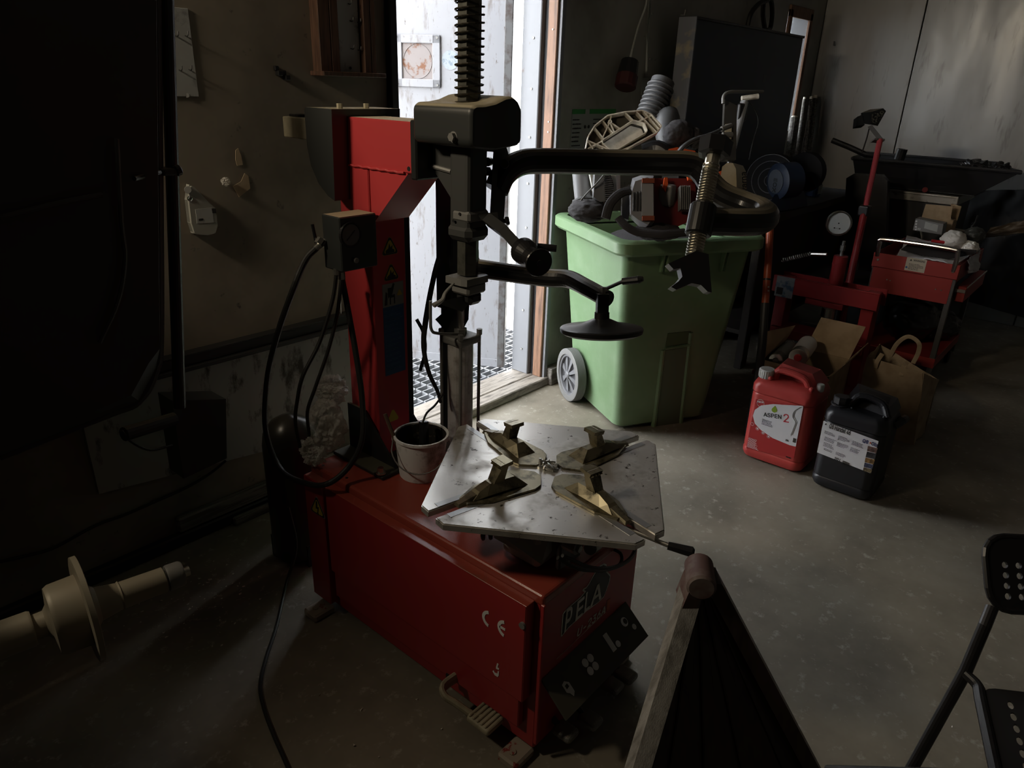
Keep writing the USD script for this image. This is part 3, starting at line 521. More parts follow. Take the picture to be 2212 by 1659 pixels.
# upper arm with clamp screw (swings over the table)
arm = [D(1072, 410, 1.86), D(1090, 375, 1.86), D(1125, 352, 1.87), D(1180, 348, 1.89), D(1300, 350, 1.90), D(1420, 352, 1.91), D(1490, 355, 1.91), D(1518, 372, 1.905), D(1538, 402, 1.90), D(1565, 424, 1.89), D(1610, 442, 1.87), D(1643, 455, 1.83), D(1655, 468, 1.79), D(1640, 478, 1.75), D(1600, 480, 1.715), D(1530, 478, 1.70)]
ua = part(tc, 'upper_arm', tube(arm, .0325, 18, 8), m_blackg, 'thick black bent tube arm')
br = [D(1045, 470, 1.80), D(1095, 470, 1.84), D(1095, 318, 1.86), D(1060, 315, 1.84)]
part(tc, 'arm_bracket', [hull([D(1066, 320, 1.82), D(1092, 312, 1.84), D(1098, 330, 1.85), D(1088, 482, 1.85), D(1060, 484, 1.82), D(1058, 470, 1.82), D(1066, 320, 1.86), D(1092, 312, 1.89), D(1098, 330, 1.89), D(1088, 482, 1.89), D(1060, 484, 1.86)]), hull([D(1030, 462, 1.80), D(1075, 458, 1.82), D(1078, 480, 1.82), D(1040, 476, 1.80), D(1030, 462, 1.85), D(1075, 458, 1.87), D(1078, 480, 1.87), D(1040, 476, 1.85)]), hull([D(1040, 318, 1.80), D(1090, 312, 1.83), D(1090, 330, 1.83), D(1040, 326, 1.80), D(1040, 318, 1.85), D(1090, 312, 1.88), D(1090, 330, 1.88), D(1040, 326, 1.85)])], m_cast, 'dark arm pivot bracket')
part(tc, 'pivot_bolt', cyl(D(1090, 354, 1.80), D(1090, 354, 1.86), .012, 14, .002), m_blkplast); part(tc, 'pivot_bolt', cyl(D(1052, 350, 1.82), D(1058, 349, 1.86), .011, 14, .002), m_blkplast)
part(tc, 'bracket_knob', [cyl(D(1092, 478, 1.84), D(1100, 476, 1.84), .011, 10, .002), cyl(D(1086, 478, 1.85), D(1094, 477, 1.85), .006, 10)], m_blkplast); part(tc, 'bracket_bolt', cyl(D(1044, 370, 1.84), D(1054, 370, 1.86), .012, 6), m_black)
s0_, s1_ = D(1541, 335, 1.69), D(1499, 552, 1.67); sd = (s1_ - s0_) / np.linalg.norm(s1_ - s0_)
sc = part(tc, 'clamp_screw', cyl(s0_, s1_, .017, 16), m_zinc, 'zinc clamp screw with thread')
part(sc, 'thread', spring(s0_ + sd * .022, s1_, .0175, .0030, 33, 5, 14), m_zinc)
kn = s0_ - sd * .002
part(tc, 'screw_knob', lathe(kn + sd * .005, kn - sd * .036, [(0, .028), (.06, .038), (.9, .040), (1, .036)], 7), m_blkplast, 'black seven sided screw knob')
cl0, cl1 = s0_ + (s1_ - s0_) * .50, s0_ + (s1_ - s0_) * .80
part(tc, 'screw_collar', lathe(cl0, cl1, [(0, .028), (.05, .031), (.95, .031), (1, .028)], 22), m_blkplast, 'black collar on the arm end')
def TH(px, py, d): return D(px, py, d)
claw = [(1500, 545), (1526, 552), (1533, 634), (1524, 632), (1510, 618), (1490, 614), (1457, 628), (1446, 622), (1462, 610), (1470, 600), (1466, 582), (1451, 584), (1440, 572)]
P2 = Polygon([((a - 1490) * 1.66 / FPX, -(b - 590) * 1.66 / FPX) for a, b in claw])
co = TH(1490, 590, 1.66) ; cr_, cu_ = ROT[:, 0], -ROT[:, 1]
part(tc, 'clamp_claw', prism(P2, .038, co - np.cross(cr_, cu_) * .02, cr_, cu_), m_blkplast, 'black plastic forked rim claw')
# roller arm pointing at the camera
ra = part(tc, 'roller_arm', tube([D(1055, 474, 1.78), D(1090, 500, 1.73), D(1128, 542, 1.66)], .0175, 4, 0), m_black, 'black square bar with roller')
r0, r1 = D(1128, 540, 1.68), D(1165, 568, 1.60)
part(ra, 'cone_roller', lathe(r0, r1, [(0, .012), (.05, .031), (.25, .030), (.5, .022), (.72, .020), (.88, .026), (.97, .0325), (1, .031)], 28), m_blkplast)
part(ra, 'roller_hub', cyl(r1, r1 + (r1 - r0) * .03, .007, 12), m_black); part(ra, 'roller_pin', cyl(D(1160, 533, 1.68), D(1202, 537, 1.68), .0085, 12), m_blkplast)
# lower arm with the bead disc
la = part(tc, 'disc_arm', tube([D(1022, 578, 1.96), D(1090, 588, 1.95), D(1180, 600, 1.92), D(1228, 603, 1.88), D(1268, 622, 1.80), D(1312, 646, 1.74)], [.025, .025, .024, .022, .021], 16, 6), m_blackg, 'black tube arm carrying the bead disc')
part(la, 'arm_root', [hull([D(1018, 552, 1.95), D(1034, 555, 1.95), D(1044, 580, 1.95), D(1030, 610, 1.95), D(1018, 612, 1.95), D(1018, 552, 2.0), D(1034, 555, 2.0), D(1044, 580, 2.0), D(1030, 610, 2.0), D(1018, 612, 2.0)]), cyl(D(1028, 556, 1.97), D(1028, 540, 1.97), .008, 8)], m_black)
d1 = D(1300, 690, 1.745); dn = np.array([.10, .13, 1.0]); dn /= np.linalg.norm(dn)
part(la, 'disc_socket', cyl(d1 + dn * .015, d1 + dn * .062, .019, 4), m_black)
part(la, 'socket_bolt', cyl(d1 + dn * .055, d1 + dn * .078, .0085, 6), m_castl)
dc = d1 - dn * .025
part(la, 'bead_disc', lathe(dc - dn * .012, dc + dn * .042, [(0, .090), (.1, .099), (.28, .101), (.34, .098), (.46, .052), (.70, .022), (.72, .018), (1, .018)], 48), m_blkplast, 'black round bead pressing disc', 40)
h0, h1 = D(1302, 618, 1.78), D(1345, 608, 1.75); h2 = D(1385, 600, 1.73)
part(la, 'disc_handle', [tube([D(1300, 628, 1.77), h1], .0045, 8), tube([h1, D(1380, 604, 1.73), D(1389, 602, 1.725)], [.0085, .0095, .006], 10)], m_blkplast, 'thin rod handle with black grip')
# turntable
ZT = .70; TC = np.array([1.357, 1.0, ZT]); TA = np.radians(-12); TR = .362
def tloc(m): T = trimesh.transformations.rotation_matrix(TA, (0, 0, 1)); T[:3, 3] = TC; m = m.copy(); m.apply_transform(T); return m
sq = Polygon([(TR + .049, 0), (0, TR + .049), (-TR - .049, 0), (0, -TR - .049)]).intersection(sbox(-TR, -TR, TR, TR))
sw = .0165
slots = [affinity.rotate(sbox(.115, -sw, .5, sw).union(Point(.115, 0).buffer(sw)), 90 * k, origin=(0, 0)) for k in range(4)]
pl = sq
for s in slots: pl = pl.difference(s)
tt = part(tc, 'turntable', [tloc(prism(pl, .014, (0, 0, -.017))), tloc(prism(pl.buffer(-.0025, join_style=2), .003, (0, 0, -.003)))], m_steel, 'square steel turntable plate with four diagonal slots')
for k in range(4):
    for s in (-1, 1):
        part(tt, 'slot_rail', tloc(place(bx((.13, s * (sw + .011) - .009, -.001), (TR - .03, s * (sw + .011) + .009, .0008)), (0, 0, 0), (math.cos(k * np.pi / 2), math.sin(k * np.pi / 2), 0), (-math.sin(k * np.pi / 2), math.cos(k * np.pi / 2), 0))), m_steeledge)
for k in range(4):
    co_, si_ = math.cos(k * np.pi / 2), math.sin(k * np.pi / 2)
    def J(m):
        m = m.copy(); m.vertices[:, 0] *= .93; return tloc(place(m, (0, 0, 0.001), (co_, si_, 0), (-si_, co_, 0)))
    base = Polygon([(.045, -.012), (.045, .012), (.075, .045), (.10, .052), (.235, .038), (.262, .026), (.29, .014), (.29, -.014), (.262, -.026), (.235, -.038), (.10, -.052), (.075, -.045)]).buffer(.004)
    jw = part(tc, 'jaw_slide', J(prism(base, .006)), m_jaw, 'pressed steel jaw slide')
    part(jw, 'jaw_ridge', J(hull([(.10, s * .030, .005) for s in (-1, 1)] + [(.275, s * .018, .005) for s in (-1, 1)] + [(.135, s * .012, .032) for s in (-1, 1)] + [(.215, s * .011, .034) for s in (-1, 1)] + [(.25, s * .012, .022) for s in (-1, 1)] + [(.16, s * .030, .012) for s in (-1, 1)] + [(.235, s * .026, .012) for s in (-1, 1)])), m_jaw)
    part(jw, 'jaw_nose', J(hull([(.25, s * .02, .0) for s in (-1, 1)] + [(.315, s * .011, -.004) for s in (-1, 1)] + [(.26, s * .012, .018) for s in (-1, 1)] + [(.312, s * .007, .004) for s in (-1, 1)])), m_jaw)
    part(jw, 'jaw_claw', [J(hull([(.172, s * .014, .026) for s in (-1, 1)] + [(.208, s * .013, .026) for s in (-1, 1)] + [(.160, s * .019, .078) for s in (-1, 1)] + [(.176, s * .019, .082) for s in (-1, 1)])), J(hull([(.148, s * .021, .074) for s in (-1, 1)] + [(.186, s * .021, .070) for s in (-1, 1)] + [(.150, s * .021, .084) for s in (-1, 1)] + [(.190, s * .021, .080) for s in (-1, 1)]))] + [J(hull([(.186, q - .0045, .068), (.186, q + .0045, .068), (.186, q, .081), (.196, q, .074)])) for q in (-.015, -.005, .005, .015)], m_jaw)
# underneath the table
part(tc, 'turntable_shaft', cyl((TC[0], TC[1], zl), (TC[0], TC[1], ZT - .017), .075, 28), m_castl)
part(tc, 'valve_block', [bx((1.17, .88, .545), (1.30, 1.0, .66), .01), hull([(1.12, .98, .64), (1.16, .98, .64), (1.20, .86, .60), (1.16, .86, .58), (1.12, .98, .62), (1.22, .88, .66)])], M('valve_block_alloy', (.42, .42, .41), .45, metal=.2))  # alloy lightened in place of light under the table
part(tc, 'cylinder_flange', bx((1.20, .835, .55), (1.29, .850, .665), .004), M('flange_dark', (.05, .05, .05), .4, metal=.5))
fc = Y(1248, 1184, .80); part(tc, 'cylinder_nose', [cyl(fc + EYA * .05, fc, .018, 18), cyl(fc, fc - EYA * .008, .010, 6)], m_castl); part(tc, 'cylinder_nose', cyl(Y(1290, 1175, .83), Y(1275, 1185, .80), .016, 16), m_castl)
for px, py in ((1222, 1158), (1268, 1152), (1222, 1212), (1270, 1210)): q = Y(px, py, .834); part(tc, 'flange_bolt', cyl(q, q - EYA * .008, .006, 6), m_castl)
part(tc, 'air_tube', tube([Y(1205, 1205, .80), Y(1250, 1228, .77), Y(1310, 1230, .76), Y(1355, 1212, .78), Y(1372, 1185, .82), Y(1362, 1160, .86)], .0055, 8, 6), m_blkrub); part(tc, 'air_tube', tube([Y(1215, 1200, .80), Y(1280, 1226, .78), Y(1335, 1222, .78), Y(1340, 1195, .80), Y(1300, 1178, .84)], .0045, 8, 6), m_blkrub)
part(tc, 'coiled_tube', spring(Z(1040, 1146, .62), Z(1092, 1142, .62), .020, .0055, 3.2, 8, 18), m_blkrub)
l0, l1, l2 = Z(1350, 1140, .675), Z(1448, 1180, .672), Z(1500, 1194, .668)
part(tc, 'table_lever', cyl(l0, l1, .0055, 10), m_bare, 'thin steel lever with black grip'); part(tc, 'lever_grip', tube([l1 - (l2 - l1) * .1, l1 + (l2 - l1) * .1, l1 + (l2 - l1) * .9, l2], [.0095, .010, .0125, .007], 12), m_blkplast)
# ================================================================ things on and around the machine, left wall
m_clear = usdkit.material(stage, LOOKS + '/clear_film', {'t': ('transparent_bsdf', {'color': (0.80, 0.79, 0.75)}), 'd': ('principled_bsdf', {'base_color': (0.74, 0.72, 0.67), 'roughness': 0.12}), 'x': ('mix_closure', {'fac': 0.5}), 'g': ('geometry', {}), 'n': ('noise_texture', {'scale': 26, 'detail': 5, 'distortion': 1.5}), 'b': ('bump', {'strength': 0.9, 'distance': 0.012})},
    [('g.position', 'n.vector'), ('n.fac', 'b.height'), ('b.normal', 'd.normal'), ('t.BSDF', 'x.closure1'), ('d.BSDF', 'x.closure2')], surface='x.closure')
m_bucket = M('dirty_white_plastic', (0.80, 0.81, 0.82), 0.5, col2=(0.20, 0.18, 0.16), scale=17, lo=0.52, hi=0.72, detail=7)
m_grease = M('black_grease', (0.02, 0.018, 0.015), 0.45, col2=(0.20, 0.18, 0.12), scale=24, lo=.56, hi=.7)
m_stick = M('old_stick_wood', (0.12, 0.075, 0.05), 0.7)
m_card = M('cardboard', (0.40, 0.29, 0.175), 0.8, col2=(0.32, 0.225, 0.13), scale=12)
m_paper = M('kraft_paper', (0.42, 0.32, 0.21), 0.75, col2=(0.34, 0.25, 0.16), scale=14, bump=.1, bscale=25)
m_brownwood = M('brown_stained_wood', (0.10, 0.05, 0.03), 0.55, col2=(0.05, 0.024, 0.014), scale=6, lo=.42, hi=.62, stretch=(14, 14, 1))
m_greyboard = M('grey_white_board', (0.40, 0.41, 0.40), 0.6, col2=(0.16, 0.16, 0.155), scale=16, lo=.56, hi=.72, detail=6)
m_shaft = M('shaft_primer', (0.30, 0.27, 0.20), 0.5, metal=.15, col2=(0.30, 0.26, 0.19), scale=18)
m_hood = M('hood_black_plastic', (0.042, 0.043, 0.044), 0.55)

# bucket with a mallet handle and a stick in it
bc = np.array([1.315, 1.452, zl])
bk = thing('bucket', 'dirty white plastic bucket on the red cabinet lid', 'bucket', bc)
bprof = [(0, .066), (.02, .068), (.93, .078), (.94, .083), (1.0, .083), (1.0, .077), (.9, .075), (.12, .066), (.12, .001)]
part(bk, 'pail', lathe(bc, bc + EZ * .136, bprof, 36, True), m_bucket, smooth=40)
part(bk, 'inner_wall', lathe(bc + EZ * .0165, bc + EZ * .132, [(0, .001), (0.001, .064), (1, .0745), (1, .0752)], 36, False), m_grease, 'grease smeared inside')
hr = .084; ha = [bc + EZ * .118 + np.array([hr * math.cos(t) * .76 - hr * math.sin(t) * .65 * 0, 0, 0]) for t in (0,)]
uu, vv = np.array([.66, -.75, 0]), np.array([-.75, -.66, 0])
part(bk, 'wire_handle', tube([bc + EZ * .118 + uu * hr * math.cos(t) + vv * (.045 * math.sin(t)) + EZ * (-.072 * math.sin(t)) + vv * .045 * (math.sin(t) > .001) for t in np.linspace(0, np.pi, 17)], .0022, 6), m_castl, 'wire handle folded down')
part(bk, 'ear', [cyl(bc + EZ * .118 + uu * s * .078, bc + EZ * .118 + uu * s * .088, .008, 10) for s in (1,)], m_bucket); part(bk, 'ear', cyl(bc + EZ * .118 - uu * .078, bc + EZ * .118 - uu * .088, .008, 10), m_bucket)
single('mallet_handle', cyl(bc + [.005, -.005, .045], bc + [.024, .014, .163], .015, 22, .002), m_blkplast, 'black round tool handle standing in the bucket', 'tool handle')
single('stir_stick', tube([bc + [-.045, .03, .03], bc + [-.066, .050, .135], bc + [-.074, .075, .20]], .006, 8), m_stick, 'thin brown stick leaning out of the bucket', 'stick')
# crumpled clear plastic bag slung behind the column
def blob(parts, sub=4, amp=.012, fr=16, seed=2):
    ms = []
    for c, r in parts:
        s = trimesh.creation.icosphere(sub, 1.0); v = s.vertices * r
        n = np.abs(meshkit.fbm(np.array(s.vertices) * 2.2 + seed + c[0], 3, seed) - .5) * 2; n2 = meshkit.noise(np.array(s.vertices) * fr * .6 + 9, seed)
        v = v + s.vertices * ((n - .3) * amp * 2.0 + (n2 - .5) * amp * .5)[:, None]; ms.append(trimesh.Trimesh(v + c, s.faces, process=False))
    return ms
pbc = [(np.array([1.165, 1.715, .662]), np.array([.052, .07, .085])), (np.array([1.225, 1.765, .745]), np.array([.05, .05, .05])), (np.array([1.115, 1.725, .585]), np.array([.032, .05, .045]))]
single('plastic_bag', blob(pbc, 5, .013, 18), m_clear, 'crumpled clear plastic bag hanging behind the red column', 'plastic bag', smooth=25)
# dark air tank behind the machine
tk = thing('air_tank', 'dark upright air tank between machine and wall', 'tank', (1.225, 2.03, 0))
part(tk, 'shell', lathe((1.225, 2.03, .02), (1.225, 2.03, .575), [(0, .085), (.02, .095), (.80, .095), (.88, .088), (.95, .062), (.985, .03), (1, .004)], 32), M('tank_paint', (0.03, 0.028, 0.022), .3), smooth=50)
for a in (0.3, 2.4, 4.5): part(tk, 'leg', bx((1.225 + .085 * math.cos(a) - .012, 2.03 + .085 * math.sin(a) - .012, 0), (1.225 + .085 * math.cos(a) + .012, 2.03 + .085 * math.sin(a) + .012, .09)), m_black)
# loose screws and weights in the middle of the turntable
zt = ZT + .001
def tpt(px, py): return Z(px, py, zt + .004)
tp = [((1165, 1004), (1168, 992)), ((1175, 1006), (1203, 1012)), ((1172, 1001), (1200, 1003)), ((1178, 1012), (1196, 1018)), ((1185, 1000), (1205, 1008)), ((1182, 1004), (1195, 1016))]
for k, (a, b) in enumerate(tp):
    A, B = tpt(*a), tpt(*b); A, B = (A + EZ * (.001 + .0025 * (k % 3)), B + EZ * (.001 + .0025 * (k % 3)))
    if k == 0: A, B = Z(1166, 1007, zt + .003), Z(1166, 1007, zt + .003) + EZ * .024
    sc_ = thing('bolt', ['short bolt standing upright beside the turntable centre', 'long threaded bolt lying foremost in the turntable centre', 'threaded bolt lying rearmost in the turntable centre', 'short pale bolt at the near edge of the centre heap', 'threaded bolt at the right edge of the centre heap', 'thin bolt crossing under the centre heap'][k], 'bolt', A, 'loose bolts on the turntable')
    part(sc_, 'shank', cyl(A, B, .0035, 8), m_bare); part(sc_, 'head', cyl(A - (B - A) / np.linalg.norm(B - A) * .004, A, .0068, 6), m_bare); dd = (B - A) / np.linalg.norm(B - A)
    part(sc_, 'thread', spring(A + (B - A) * .35, B, .0036, .0007, 7, 4, 8), m_bare)
cc = Z(1205, 1008, zt + .002); single('split_ring', tube([cc + [.016 * math.cos(t), .012 * math.sin(t), .001 * math.sin(3 * t)] for t in np.linspace(0, 2 * np.pi, 25)], .0011, 5), m_castl, 'thin wire ring lying at the turntable centre', 'wire ring')

# wheel balancer: shaft, hood and unseen body
wa0, wa1 = Z(0, 1383, .80), Z(395, 1237, .80); wd_ = wa1 - wa0
wbk = thing('wheel_balancer', 'wheel balancer with pale threaded shaft and big black wheel hood', 'wheel balancer', (-.2, 1.4, 0))
part(wbk, 'body', rbx((-.72, .95, 0), (-.02, 1.62, .98), .03), M('balancer_paint', (0.16, 0.16, 0.16), .45), smooth=40)  # unseen body out of view, also blocks lamp light near the floor
part(wbk, 'unseen_console', rbx((-.75, 1.0, .98), (-.02, 1.88, 1.30), .03), m_blkplast, smooth=40)  # out of view, sized to shade the floor and cabinet
def sh(prof, m, name, lab=None, seg=40): return part(wbk, name, lathe(wa0, wa1, prof, seg), m, lab, 35)
sh([(-.8, .030), (.15, .030), (.165, .028)], m_shaft, 'shaft_tail'); sh([(.165, .021), (.235, .022)], m_shaft, 'shaft_neck')
sh([(.225, .022), (.245, .030), (.255, .056), (.28, .060), (.42, .062)], m_shaft, 'hub_cup', 'pale dusty hub cup')
sh([(.42, .086), (.425, .092), (.455, .092), (.46, .086)], m_shaft, 'flange_disc', 'thin round flange disc')
sh([(.46, .042), (.50, .030), (.62, .024), (.63, .026)], m_shaft, 'shaft_cone'); sh([(.63, .0235), (.64, .024), (.885, .023), (.89, .021)], m_shaft, 'threaded_shaft')
sh([(.89, .016), (.90, .016), (.901, .023), (.915, .024), (.985, .0235), (1.0, .021)], m_castl, 'end_ring', 'bright metal end ring'); sh([(1.0, .009), (1.04, .009)], m_bare, 'end_pin')
hq = [(338, -40), (345, 690), (336, 800), (300, 866), (240, 892), (0, 985), (-260, 1080)]
hq = hq[:-1] + [(0, 985)]
ho = [Y(a, b, 1.97) for a, b in hq] + [np.array([-.44, 1.97, .80]), np.array([-.44, 1.97, 2.19]), np.array([-.20, 1.97, 2.14]), np.array([0, 1.97, 1.93]), np.array([.19, 1.97, 1.875]), np.array([.36, 1.97, 1.87]), np.array([.88, 1.97, 1.87])]  # unseen top and left outline, shaped to shade cabinet and floor
hi_ = [p + np.array([-.05 if p[0] > .6 else (.05 if p[0] < -.1 else 0), -.09, .06 if p[2] < 1.0 else -.05]) for p in ho]
hd = part(wbk, 'hood', [loft([np.array(hi_) , np.array(ho), np.array([p + [0, .04, 0] for p in ho])])], m_hood, 'big black moulded wheel hood', 20)
part(hd, 'hood_rim', tube([p + [0, .01, 0] for p in ho[:6]], .016, 10, 5), m_hood)
part(hd, 'hood_ridge', tube([Y(252, 300, 1.865), Y(262, 480, 1.865), Y(270, 560, 1.865), Y(255, 650, 1.865), Y(215, 740, 1.865)], .006, 8, 5), m_hood); part(hd, 'hood_ridge', tube([Y(0, 470, 1.865), Y(120, 440, 1.865), Y(220, 420, 1.865)], .006, 8, 5), m_hood)
part(wbk, 'hood_post', cyl(Y(352, -260, 1.98), Y(388, 880, 1.98), .017, 16), m_black, 'black upright hood post')
part(wbk, 'post_clamp', [rbx(Y(332, 350, 1.98) + [0, -.04, -.015], Y(375, 388, 1.98) + [0, .03, .015], .01), cyl(Y(290, 386, 1.86), Y(345, 372, 1.93), .006, 8)], m_black); part(wbk, 'clamp_end', cyl(Y(378, 370, 1.95), Y(390, 366, 1.95), .014, 14, .003), m_black)
pz = [Y(a, b, 2.2) for a, b in ((372, 866), (488, 862), (490, 990), (397, 1034))]
part(wbk, 'pivot_box', hull(pz + [p + [0, .10, 0] for p in pz]), m_hood, 'black square pivot box')
part(wbk, 'pivot_arm', cyl(Y(268, 938, 2.12), Y(376, 905, 2.16), .022, 14), m_black); 0
part(wbk, 'thin_cable', tube([Y(262, 930, 2.1), Y(285, 955, 2.12), Y(325, 972, 2.14), Y(372, 962, 2.16)], .004, 6, 5), m_blkrub)
lblk = thing('light_blocker', 'added grey block outside the view, keeping lamp light off the lower wall', 'light_blocker', (-.2, 2.2, 0)); part(lblk, 'body', bx((-.34, 2.03, 0), (0, 2.41, 1.95), .006), M('blocker_grey', (.14, .14, .14), .5)); part(lblk, 'blocker_front', bx((-.33, 2.02, .05), (-.01, 2.03, 1.93), .003), LOOKS + '/blocker_grey')  # added blocker, keeps lamp light off the lower wall and floor
single('wall_cable', tube([Y(488, 995, 2.39), Y(455, 1022, 2.405), Y(400, 1055, 2.41), Y(330, 1086, 2.41), Y(270, 1112, 2.41), Y(205, 1136, 2.41), Y(120, 1182, 2.41), Y(60, 1200, 2.41), Y(-60, 1226, 2.41)], .005, 6, 5), m_blkrub, 'black cable sagging along the dirty left wall', 'cable')
# key boards
kb = thing('hook_board', 'pale grey metal plate with black hooks beside the black hood', 'hook board', (1.15, YW, 1.58))
part(kb, 'plate', bx((1.04, YW - .006, 1.577), (1.25, YW - .0005, 1.832), .001), m_greyboard)
def hook(px, py, yy, s=1.0):
    q = Y(px, py, yy); return tube([q, q + [0, -.012 * s, -.002 * s], q + [0, -.016 * s, .002 * s], q + [.001, -.016 * s, .010 * s]], .0016 * s, 6)
for q in ((379, 77), (400, 77), (387, 151), (408, 150)): part(kb, 'hook', hook(*q, YW - .006, 1.2), m_black)
part(kb, 'hole', cyl(Y(404, 206, YW - .0062), Y(404, 206, YW - .0068), .007, 12), m_castl)
kc = thing('key_cabinet', 'brown wooden key cabinet with white hook panel beside the doorway', 'key cabinet', (1.83, YW, 1.65))
part(kc, 'back_board', bx((1.70, YW - .018, 1.66), (1.955, YW - .001, 2.35)), m_brownwood)
part(kc, 'hook_panel', bx((1.79, YW - .024, 1.667), (1.897, YW - .018, 2.35), .001), m_greyboard, 'white hook panel')
for xa_, xb_ in ((1.70, 1.748), (1.750, 1.786), (1.90, 1.932), (1.934, 1.955)): part(kc, 'board', bx((xa_, YW - .05, 1.665), (xb_, YW - .016, 2.35), .002), m_brownwood)
part(kc, 'bottom_ledge', bx((1.685, YW - .085, 1.652), (1.972, YW - .001, 1.668), .002), m_brownwood)
for q in ((756, 45), (772, 48), (787, 48), (758, 105), (773, 108), (788, 108), (752, 8), (778, 6)): part(kc, 'hook', hook(*q, YW - .024, 1.2), m_black)
part(kc, 'hook', cyl(Y(757, 147, YW - .024), Y(757, 147, YW - .034), .005, 10), m_black)
# jug hanging on the wall
jp = [(400, 393), (412, 400), (446, 436), (458, 446), (463, 485), (458, 503), (440, 508), (410, 505), (402, 480), (396, 430)]
jo = Y(430, 460, YW - .001); jpl = Polygon([(Y(a, b, YW - .001) - jo)[[0, 2]] for a, b in jp])
jg = thing('wall_jug', 'whitish plastic jug with label hanging on the dirty wall', 'jug', jo)
part(jg, 'jug_body', [prism(jpl.buffer(-.012).buffer(.008), -.030, jo, EX, EZ), prism(jpl.buffer(-.004), -.020, jo, EX, EZ)], M('cloudy_plastic', (0.34, 0.34, 0.30), .4))
part(jg, 'jug_label', prism([(Y(a, b, YW - .001) - jo)[[0, 2]] for a, b in ((412, 450), (448, 446), (452, 478), (416, 480))], -.0315, jo, EX, EZ), m_greyboard, 'pale label with bar code')
part(jg, 'bar_code', [prism(sbox(.001 * k * 1.6, 0, .001 * k * 1.6 + .0008, .007), -.0006, jo + [-.02, -.0318, -.02], EX, EZ) for k in range(10)], m_blkprint, kind='stuff')
part(jg, 'label_bar', prism([(Y(a, b, YW - .001) - jo)[[0, 2]] for a, b in ((447, 448), (456, 448), (457, 458), (449, 458))], -.032, jo, EX, EZ), m_blkprint)
part(jg, 'grey_disc', cyl(Y(406, 410, YW - .03), Y(406, 410, YW - .036), .0115, 20, .001), m_castl); part(jg, 'chrome_ring', tube([Y(410, 429, YW - .033) + [.0065 * math.cos(t), 0, .0065 * math.sin(t)] for t in np.linspace(0, 2 * np.pi, 21)], .0025, 6), m_chrome)
# torn tag, crumpled cup, clips
tg = Y(520, 400, YW - .002)
single('paper_tag', prism([(Y(a, b, YW - .002) - tg)[[0, 2]] for a, b in ((503, 402), (520, 392), (528, 374), (536, 380), (540, 407), (516, 426))], -.002, tg, EX, EZ), m_paper, 'torn brown paper tag stuck on the dirty wall', 'tag')
single('paper_scrap', prism([(Y(a, b, YW - .002) - tg)[[0, 2]] for a, b in ((508, 325), (514, 320), (520, 335), (524, 356), (512, 358), (508, 345))], -.002, tg, EX, EZ), m_paper, 'small torn strip above the paper tag', 'paper scrap')
single('crumpled_cup', blob([(Y(487, 392, YW - .016), np.array([.016, .012, .016]))], 3, .005, 14), m_clear, 'small crumpled clear cup stuck on the wall beside the tag', 'cup', smooth=25)
for k, (px, py) in enumerate(((597, 150), (613, 160))):
    q = Y(px, py, YW - .002)
    single('wall_clip', [bx(q + [-.012, -.012, -.004], q + [.004, .001, .012], .002), bx(q + [-.006, -.02, -.02], q + [.014, .001, -.003], .002)], m_blkplast, ['small black cable clip on the wall, left one of two', 'small black cable clip on the wall, right one of two'][k], 'clip', group='black clips on the wall')
single('white_string', tube([Y(736, 640, 2.40), Y(738, 740, 2.405), Y(743, 822, 2.41)], .0012, 5), m_white, 'thin white string hanging on the wall behind the hoses', 'string')
single('floor_cable', tube([Z(660, 1120, .30) + [-.0, .10, 0], Z(640, 1180, .12), Z(618, 1262, .006), Z(598, 1350, .006), Z(575, 1420, .006), Z(562, 1480, .006), Z(570, 1530, .006), Z(590, 1585, .006), Z(612, 1635, .006), Z(640, 1700, .006)], .0055, 8, 6), m_blkrub, 'black power cable running over the floor beside the machine', 'cable')
# ================================================================ green bin, its load, and the back wall behind it
m_bin = M('green_bin_plastic', (0.15, 0.245, 0.125), 0.42, col2=(0.18, 0.275, 0.155), scale=5, bump=.05, bscale=140, speck=(60, (0.30, 0.42, 0.28), .72, .76))
m_grey = M('grey_plastic', (0.15, 0.154, 0.163), 0.45); m_greyd = M('dark_grey_plastic', (0.055, 0.056, 0.06), 0.5)
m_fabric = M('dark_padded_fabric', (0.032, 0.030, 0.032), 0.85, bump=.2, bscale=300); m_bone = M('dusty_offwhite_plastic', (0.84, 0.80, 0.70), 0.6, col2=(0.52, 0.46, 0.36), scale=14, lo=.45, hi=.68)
m_whitepl = M('white_plastic', (0.55, 0.55, 0.52), .45); m_tank = M('cloudy_tank_plastic', (0.50, 0.42, 0.27), 0.45, col2=(0.58, 0.52, 0.38), scale=11)
BO = np.array([2.93, 1.745, 0]); BU = np.array([.866, -.50, 0]); BV = np.array([.50, .866, 0])
def BL(a, b, z): return BO + BU * a + BV * b + EZ * z
BH = 1.01
def ring(z, a0, a1, b0, b1, r=.05):
    p = np.array(sbox(a0 + r, b0 + r, a1 - r, b1 - r).buffer(r, quad_segs=5).exterior.coords)[:-1]; return np.array([BL(a, b, z) for a, b in p])
bn = thing('wheelie_bin', 'large green wheelie bin loaded with garden machines', 'wheelie bin', BL(.26, .32, 0))
def bw(t): return (-.087 * t, .53 + .087 * t, -.09 * t, .56 + .09 * t)
shell = loft([ring(.012, .02, .51, .02, .54), ring(.03, *bw(.03)), ring(.93, *bw(.93)), ring(.95, *bw(.95)), ring(.95, *(np.array(bw(.95)) + [.014, -.014, .014, -.014])), ring(.2, *(np.array(bw(.2)) + [.014, -.014, .014, -.014]))])
cut = m3.Manifold(m3.Mesh(shell.vertices.astype(np.float32), shell.faces.astype(np.uint32)))
part(bn, 'bin_body', shell, m_bin, smooth=40)
ri = (-.135, .66, -.135, .69)
